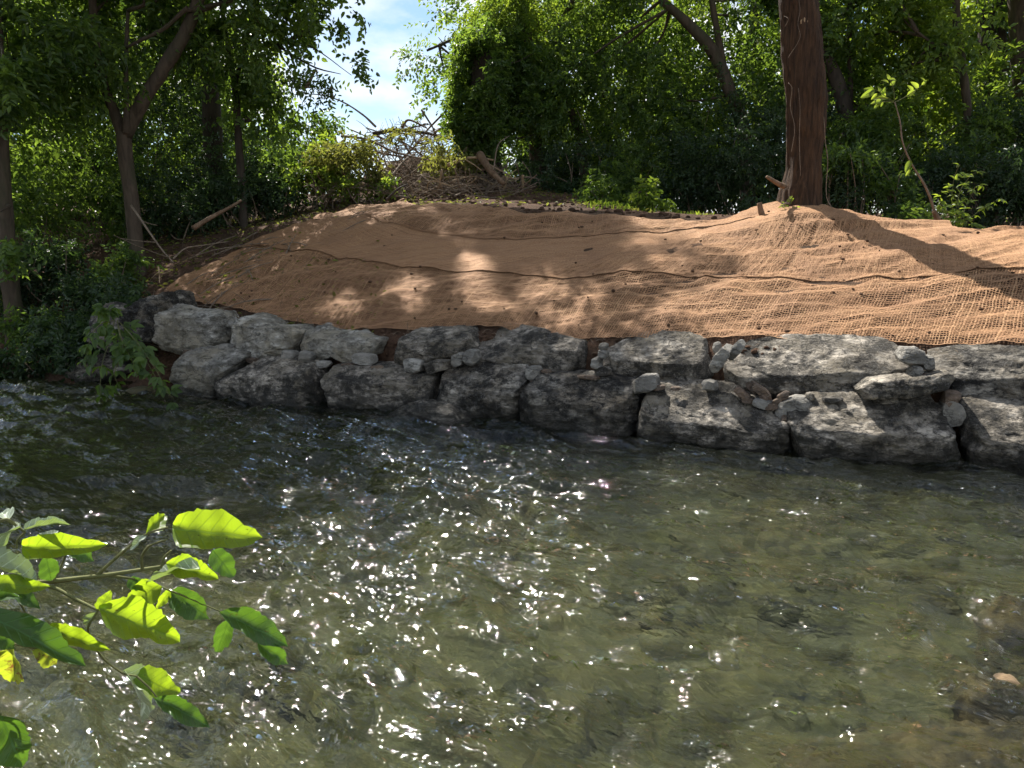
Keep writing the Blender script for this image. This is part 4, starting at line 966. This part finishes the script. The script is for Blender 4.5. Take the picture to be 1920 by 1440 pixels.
NL = [  # base px, tip px, width px, distance, material, facing (towards camera, up)
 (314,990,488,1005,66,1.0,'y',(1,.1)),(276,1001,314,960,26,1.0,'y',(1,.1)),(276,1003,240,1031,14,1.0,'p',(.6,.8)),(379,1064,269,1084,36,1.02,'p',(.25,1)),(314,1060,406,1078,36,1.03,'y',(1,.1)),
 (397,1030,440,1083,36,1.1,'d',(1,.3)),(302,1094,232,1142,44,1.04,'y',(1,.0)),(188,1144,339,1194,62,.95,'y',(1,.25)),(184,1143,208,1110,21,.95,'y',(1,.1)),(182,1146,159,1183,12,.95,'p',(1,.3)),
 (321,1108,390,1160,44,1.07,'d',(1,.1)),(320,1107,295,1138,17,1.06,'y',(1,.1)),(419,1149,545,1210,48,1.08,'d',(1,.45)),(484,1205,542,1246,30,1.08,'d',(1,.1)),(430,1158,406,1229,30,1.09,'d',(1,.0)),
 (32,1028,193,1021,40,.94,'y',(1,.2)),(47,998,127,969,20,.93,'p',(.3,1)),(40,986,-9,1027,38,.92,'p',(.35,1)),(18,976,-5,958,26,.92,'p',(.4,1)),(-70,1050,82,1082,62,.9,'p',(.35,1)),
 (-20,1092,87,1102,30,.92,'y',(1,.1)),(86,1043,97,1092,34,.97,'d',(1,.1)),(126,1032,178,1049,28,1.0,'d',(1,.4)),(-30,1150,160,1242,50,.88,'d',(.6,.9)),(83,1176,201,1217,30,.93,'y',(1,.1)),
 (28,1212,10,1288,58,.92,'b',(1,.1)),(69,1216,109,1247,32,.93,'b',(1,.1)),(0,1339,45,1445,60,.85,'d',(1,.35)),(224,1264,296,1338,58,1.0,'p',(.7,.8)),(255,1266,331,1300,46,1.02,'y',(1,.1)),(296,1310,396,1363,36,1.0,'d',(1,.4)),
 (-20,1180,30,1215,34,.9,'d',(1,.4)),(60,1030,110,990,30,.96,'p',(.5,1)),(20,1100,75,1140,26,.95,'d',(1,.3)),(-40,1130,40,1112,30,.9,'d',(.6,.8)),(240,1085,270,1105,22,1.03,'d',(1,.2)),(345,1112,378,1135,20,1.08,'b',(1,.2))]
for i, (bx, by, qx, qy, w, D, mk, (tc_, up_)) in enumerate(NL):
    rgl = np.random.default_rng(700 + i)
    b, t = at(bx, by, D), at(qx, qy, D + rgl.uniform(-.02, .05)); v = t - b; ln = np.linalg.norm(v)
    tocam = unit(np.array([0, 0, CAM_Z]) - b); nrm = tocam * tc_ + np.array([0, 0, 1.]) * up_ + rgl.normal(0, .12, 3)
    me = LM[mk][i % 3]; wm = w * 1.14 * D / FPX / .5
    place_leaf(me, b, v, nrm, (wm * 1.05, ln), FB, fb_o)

# creeper over the end of the wall: stems and single leaves
CL = [leaf_mesh('leaf', LEAF, .1, .052, 80 + i, .15 + .1 * i, .04, 6, .2, .35 + .2 * i) for i in range(3)]
def leafy(name, label, cat, origin, stems, mats, nl, size, seed, droop=.3, stem_r=.006, trios=True):
    t = empty(name, origin, label, cat); rg = np.random.default_rng(seed); left = nl
    for si, pts in enumerate(stems):
        pts = np.asarray(pts, float); q = smooth_path(pts, 40)
        part_tube('stem', pts, np.linspace(stem_r, stem_r * .4, len(pts)), STEM_GREEN, t, origin, 5, 24, si)
        m = max(1, nl // len(stems) // (3 if trios else 1))
        for j in range(m):
            f = (j + rg.random()) / m; f = .12 + .88 * f; c = q[int(f * 39)]; tv = unit(q[min(39, int(f * 39) + 1)] - q[max(0, int(f * 39) - 1)])
            sd = unit(np.cross(tv, np.array([0, 0, 1.])) * (1 if j % 2 else -1) + rg.normal(0, .45, 3) + tv * .4)
            pet = c + sd * size * rg.uniform(.2, .6); nn = unit(np.array([0, -.5, 1.]) + rg.normal(0, .35, 3))
            for a_ in ((-.85, 0, .85) if trios else (0,)):
                bn = unit(np.cross(sd, nn)); d = sd * math.cos(a_) + bn * math.sin(a_) + np.array([0, 0, -droop])
                place_leaf(mats[rg.integers(len(mats))], pet, d, nn + rg.normal(0, .15, 3), size / .1 * rg.uniform(.7, 1.2), t, origin)
    return t
co = np.array([at(215, 600, 9.1)[0], 9.1, gz(at(215, 600, 9.1)[0], 9.1)])
def S(pts): q = np.array(pts, float); return at(q[:, 0], q[:, 1], q[:, 2])
leafy('creeper', 'green leafy creeper hanging over the end of the stone wall into the water', 'plant', co,
      [S([(215,600,9.1),(185,610,8.9),(165,650,8.7),(160,690,8.6)]), S([(220,600,9.1),(225,630,8.8),(240,660,8.6),(260,700,8.4)]), S([(215,600,9.1),(205,640,8.8),(190,690,8.5),(188,745,8.4)]), S([(225,605,9.1),(255,640,8.7),(290,690,8.4),(315,735,8.3)]),
       S([(215,595,9.1),(200,585,9.0),(205,575,8.9)]), S([(230,620,9.),(270,670,8.6),(300,720,8.35),(325,748,8.25)]), S([(222,610,9.),(230,660,8.6),(215,700,8.45),(225,730,8.4)])], CL, 297, .125, 77)
# sapling by the right end of the netting, with a few bright leaves on top
CB = [leaf_mesh('leaf', LEAF_BRIGHT, .1, .045, 90 + i, .12 + .1 * i, .03, 6, .2, .5 + .22 * i) for i in range(3)]
so = np.array([at(1758, 440, 10.9)[0], 10.9, gz(at(1758, 440, 10.9)[0], 10.9)])
SPt = empty('sapling', so, 'thin curved sapling with a few bright leaves at its tip, right of the bare trunk', 'sapling')
pp = S([(1758,445,10.9),(1750,390,10.85),(1735,350,10.8),(1708,305,10.75),(1692,265,10.7),(1688,230,10.7),(1678,192,10.7)]); part_tube('stem', pp, [.022, .02, .016, .012, .010, .009, .007], STICK, SPt, so, 7, 40, 2)
part_tube('stem', S([(1751,395,10.85),(1762,418,10.8),(1756,440,10.8)]), [.03, .032, .036], WOOD_BROWN, SPt, so, 7, 12, 4)
for i, (pts) in enumerate([[(1678,192),(1660,180),(1640,168),(1622,175)], [(1678,192),(1675,165),(1668,148)], [(1678,192),(1700,180),(1722,165),(1735,155)], [(1678,192),(1655,190),(1640,195)]]):
    part_tube('twig', S([(x, y, 10.7) for x, y in pts]), [.004] * len(pts), STEM_GREEN, SPt, so, 5, 12, i)
for (bx, by, qx, qy) in [(1640,170,1616,182),(1640,170,1620,166),(1636,168,1632,160),(1650,174,1648,160),(1655,178,1660,163),(1645,175,1634,186),(1668,150,1664,138),(1668,150,1682,148),(1666,156,1655,148),(1668,160,1680,152),(1655,190,1636,192),(1650,191,1640,202),(1655,190,1652,200),(1665,185,1640,181),(1700,180,1718,168),(1712,170,1704,160),(1722,165,1712,154),(1728,160,1738,150),(1735,155,1728,144),(1660,182,1652,170),(1708,300,1698,322),(1706,318,1700,328)]:
    b, t = at(bx, by, 10.7), at(qx, qy, 10.7 + rng.uniform(-.05, .05)); place_leaf(CB[rng.integers(3)], b, t - b, unit(np.array([0, -1., .3]) + rng.normal(0, .25, 3)), np.linalg.norm(t - b) / .1 * 1.05, SPt, so)
bo = np.array([at(1790, 430, 11.2)[0], 11.2, gz(at(1790, 430, 11.2)[0], 11.2)])
leafy('bush', 'bright green bush of loose leaves right of the curved sapling', 'shrub', bo,
      [S([(1780,425,11.1),(1765,390,11.),(1762,360,10.95)]), S([(1785,425,11.1),(1785,370,11.),(1790,330,10.95),(1800,308,10.9)]), S([(1795,425,11.1),(1815,380,11.),(1830,350,10.9),(1850,345,10.9)]), S([(1795,428,11.1),(1800,400,10.95),(1790,370,10.9),(1775,350,10.9)]),
       S([(1800,430,11.1),(1830,400,11.),(1860,380,10.95),(1880,372,10.9)]), S([(1790,430,11.),(1795,415,10.9),(1820,420,10.8),(1850,425,10.8)]), S([(1785,430,11.),(1790,410,10.9),(1810,395,10.85)]), S([(1790,420,11.),(1800,360,11.),(1820,330,11.),(1840,320,11.)])], CB, 285, .095, 78, .35)

# ------------------------------------------------------------------ brush pile
GP = 'branches heaped in the brush pile'
rg = np.random.default_rng(55)
def branch_obj(p, r, mat, label, group=None, name='branch', cat='branch', seed=0, fork=True, segs=6):
    p = np.asarray(p, float); o = p[0]; a = Acc(); a.add(*tube(p, np.linspace(r, r * .45, len(p)), segs, 14, seed, .12))
    if fork:
        rr = np.random.default_rng(seed); q = smooth_path(p, 12)
        for k in range(rr.integers(1, 4)):
            b = q[rr.integers(3, 11)]; d = unit(q[-1] - q[0]) * .5 + rr.normal(0, .5, 3); e = b + d * np.linalg.norm(q[-1] - q[0]) * rr.uniform(.2, .45)
            a.add(*tube([b, (b + e) / 2 + rr.normal(0, .02, 3), e], [r * .5, r * .35, r * .2], 5, 8, seed + k, .1))
    return tag(a.build(name, mat, None, o), label, cat, group)
for i in range(150):
    px = rg.normal(790, 100); px = min(max(px, 590), 985)
    top = np.interp(px, [590, 680, 720, 790, 860, 900, 960], [330, 265, 245, 240, 258, 285, 340]); bot = np.interp(px, [640, 960], [355, 375])
    py = top + (bot - top) * rg.random() ** .8; D = np.interp(py, [240, 370], [18.2, 15.2]) + rg.uniform(-.4, .4)
    c = at(px, py, D); ln = rg.uniform(.35, 1.3) * .5; d = unit(np.array([rg.normal(0, 1), rg.normal(0, .5), rg.normal(0, .45)])) * ln
    p = np.array([c - d, c + rg.normal(0, .08, 3), c + d]); p[:, 2] = np.maximum(p[:, 2], ground_z(p[:, 0], p[:, 1]) + .01)
    branch_obj(p, rg.uniform(.009, .030), (STICK, WOOD_PALE, WOOD_BROWN, STICK)[i % 4], 'broken bare branch tangled in the brush pile at the top of the bank', GP, seed=i)
for i, (pts, r, lab, mat) in enumerate([
    ([(648,305,16.2),(670,290,16.4),(692,275,16.7)], .11, 'thick sawn log poking left out of the brush pile', BARK),
    ([(735,330,15.6),(760,300,16.),(778,288,16.2)], .03, 'slanting grey branch in the middle of the brush pile', STICK),
    ([(640,255,16.2),(690,262,16.),(740,285,15.8),(800,300,15.6)], .03, 'long pale branch lying across the face of the brush pile', STICK),
    ([(840,310,15.6),(880,296,15.8),(925,300,15.6)], .04, 'pale stripped branch lying level near the right of the brush pile', WOOD_PALE),
    ([(900,290,15.8),(920,320,15.4),(945,345,15.)], .09, 'torn red brown stump slab at the right end of the brush pile', WOOD_BROWN),
    ([(700,252,17.4),(740,244,17.6),(800,250,17.5),(850,262,17.2)], .05, 'dark branch along the top of the brush pile', BARK_DARK),
    ([(753,240,17.8),(765,225,17.8),(800,240,17.6)], .035, 'short crooked branch on the crest of the brush pile', WOOD_BROWN),
    ([(725,375,14.6),(745,355,14.6),(765,345,14.8)], .025, 'dark stick leaning out of the sprouts below the brush pile', BARK_DARK),
    ([(690,320,15.8),(715,335,15.4),(735,350,15.)], .04, 'grey branch sloping down the left of the brush pile', BARK),
    ([(925,320,15.2),(935,270,15.4),(955,255,15.6)], .015, 'thin upright forked twig right of the brush pile', STICK)]):
    branch_obj(S(pts), r, mat, lab, name='log' if r > .08 else 'branch', cat='log' if r > .08 else 'branch', seed=70 + i, fork=r < .08, segs=10)
a = Acc(); rt = np.random.default_rng(56)
for i in range(600):
    px = np.clip(rt.normal(780, 90), 580, 965); top = np.interp(px, [590, 680, 720, 790, 860, 900, 960], [330, 262, 240, 232, 255, 285, 340])
    py = top + (365 - top) * rt.random(); D = np.interp(py, [240, 370], [18.0, 15.0]) + rt.uniform(-.4, .4); c0 = at(px, py, D)
    d = unit(rt.normal(0, 1, 3) * np.array([1, .5, .6])) * rt.uniform(.12, .4); a.add(*tube([c0 - d, c0 + rt.normal(0, .04, 3), c0 + d], [.006, .005, .003], 4, 6, i, 0, ends=False))
tag(a.build('brush_twigs', STICK), 'fine tangled twigs filling the brush pile', kind='stuff')
c, o_ = blob_points([B(680,300,15.8,85,42,210), B(800,285,16.0,80,36,130), B(610,310,16.,50,40,90), B(860,300,16.,50,30,35), B(760,262,17.2,70,20,50), B(690,330,15.6,50,20,30)], rg, -.1, seed=8)
a = Acc(); a.add(*sprigs(c, o_, 8, .4, .10, rg, droop=.7)); tag(a.build('wilted_leaves', LEAF_DRY, smooth=False), 'wilting yellow green leaves left on the cut branches of the brush pile', 'leaves', kind='stuff')
# fallen wood under the left trees
for i, (pts, r, lab, mat) in enumerate([
    ([(362,428,12.2),(395,408,12.4),(425,392,12.7),(452,376,13.)], .042, 'broken log lying at the edge of the netting below the dark shrubs', WOOD_BROWN),
    ([(246,385,11.8),(280,435,11.2),(305,470,10.8),(325,492,10.5)], .018, 'thin straight dead stick leaning against the forked tree', STICK),
    ([(325,485,10.6),(350,465,11.),(395,458,11.3),(430,452,11.4)], .012, 'curved grey twig on the soil beside the netting', STICK),
    ([(0,655,10.6),(15,680,10.3),(25,700,10.1)], .02, 'dark stick slanting into the water at the left edge', BARK_DARK),
    ([(110,640,10.4),(150,622,10.5),(200,600,10.6)], .022, 'old branch lying on the muddy bank under the trees', BARK_DARK),
    ([(297,500,10.4),(299,515,10.3),(299,530,10.2)], .012, 'short upright splinter at the left corner of the netting', WOOD_PALE)]):
    branch_obj(S(pts), r, mat, lab, name='log' if r > .04 else 'stick', cat='log' if r > .04 else 'stick', seed=170 + i, fork=r < .02)
rgq = np.random.default_rng(3)
for i in range(34):
    x, s = rgq.uniform(-5.0, -2.2), rgq.uniform(.6, 4.5); y = W(x) + s
    if x > -4.4 + .55 * s: x -= 1.2
    d = unit(np.array([rgq.normal(), rgq.normal(), 0])) * rgq.uniform(.15, .5); z = gz(x, y) + .03
    branch_obj([(x - d[0], y - d[1], gz(x - d[0], y - d[1]) + .02), (x, y, z + .05), (x + d[0], y + d[1], gz(x + d[0], y + d[1]) + rgq.uniform(.02, .15))], rgq.uniform(.006, .014), STICK, 'dead twig scattered on the shaded soil left of the netting', 'twigs on the shaded soil', 'twig', 'twig', 300 + i)

# ------------------------------------------------------------------ loose ground cover
def scatter_clods(name, label, n, fn, mat, rr, seed):
    rg = np.random.default_rng(seed); a = Acc(); D_, F_ = cube_sphere(3)
    for q in range(n):
        p = fn(rg)
        if p is None: continue
        x, y = p; r = rg.uniform(*rr) * rg.uniform(.6, 1.3, 3) * np.array([1, 1, .7]); a.add(D_ * r * (1 + .3 * vnoise(D_ * 1.7 + q, q))[:, None] + np.array([x, y, gz(x, y) + r[2] * .3]), F_)
    return tag(a.build(name, mat), label, kind='stuff')
def f_back(rg):
    h = hit([rg.uniform(560, 1420)], [rg.uniform(366, 425)])[0]; s = h[1] - W(h[0]); return (h[0], h[1]) if s > 4.3 else None
def f_front(rg):
    q = rg.uniform(300, 1920); fy = np.interp(q, [p[0] for p in FRONT], [p[1] for p in FRONT]); x = at(q, fy, 8.)[0] / 8.; 
    s = rg.uniform(.3, .85); y = 8.
    for _ in range(6): y = W(x * y) + s
    return (x * y, y)
scatter_clods('soil_clods', 'red brown soil clods along the back edge of the netting', 700, f_back, SOIL, (.012, .05), 1)
scatter_clods('soil_crumbs', 'dark soil crumbs between the boulders and the netting', 900, f_front, SOIL, (.008, .03), 2)
def f_mat(rg):
    h = hit([rg.uniform(330, 1900)], [rg.uniform(410, 650)])[0]; s = h[1] - W(h[0]); return (h[0], h[1]) if .9 < s < 4.4 else None
o = scatter_clods('mat_debris', 'dark specks of soil and bark lying on the netting', 110, f_mat, SOIL, (.006, .022), 4); o.location.z = .07
# ground litter of twigs and dead leaves, left bank and wall top
rgk = np.random.default_rng(9); a = Acc()
pts = []
for q in range(900):
    if q < 450: p = f_front(rgk)
    else:
        x, s = rgk.uniform(-6, -2.0), rgk.uniform(.3, 5.5); p = (x, W(x) + s)
    x, y = p; d = unit(np.array([rgk.normal(), rgk.normal(), rgk.normal() * .3])) * rgk.uniform(.03, .16); z = gz(x, y) + .015
    a.add(*tube([(x, y, z), (x + d[0] * .5, y + d[1] * .5, z + abs(d[2]) + .01), (x + d[0], y + d[1], z + d[2] * .5)], [.003, .0025, .0015], 3, 4, q, 0, ends=False))
tag(a.build('twig_litter', STICK), 'fine dead twigs strewn over the soil', kind='stuff')
xs = rgk.uniform(-7, -1.6, 2600); ss = rgk.uniform(.2, 7, 2600); ys = W(xs) + ss
pos = P3(xs, ys, ground_z(xs, ys) + .02); dd = rgk.normal(0, 1, pos.shape) * np.array([1, 1, .25]); nn = rgk.normal(0, .5, pos.shape) + np.array([0, 0, 1.])
xb, yb = rgk.uniform(-2, 9, 2600), rgk.uniform(11.5, 19, 2600); ok = yb - W(xb) > 5.2; xb, yb = xb[ok], yb[ok]
pos2 = P3(xb, yb, ground_z(xb, yb) + .02); dd2 = rgk.normal(0, 1, pos2.shape) * np.array([1, 1, .25]); nn2 = rgk.normal(0, .5, pos2.shape) + np.array([0, 0, 1.])
a = Acc(); a.add(*leaves(np.concatenate([pos, pos2]), np.concatenate([dd, dd2]), np.concatenate([nn, nn2]), rgk.uniform(.05, .10, len(pos) + len(pos2)), .55, rg=rgk)); tag(a.build('leaf_litter', LEAF_DRY, smooth=False), 'fallen leaves on the ground under the trees', kind='stuff')
# low weeds along the soil edge
xs = rgk.uniform(1.2, 4.4, 600); ss = rgk.normal(5.9, .5, 600); ys = W(xs) + ss; keep = vnoise(P3(xs * .9, ys * .9, 0.), 5) > -.1; keep &= (ss > 5.05)
xs, ys = xs[keep], ys[keep]
pos = P3(xs, ys, ground_z(xs, ys)); dd = rgk.normal(0, .5, pos.shape) + np.array([0, 0, .9]); nn = rgk.normal(0, .6, pos.shape) + np.array([0, -1., .4])
a = Acc(); a.add(*leaves(pos, dd, nn, rgk.uniform(.05, .12, len(pos)), .28, rg=rgk)); tag(a.build('weeds', LEAF_BRIGHT, smooth=False), 'low green weeds along the back edge of the netting', kind='stuff')
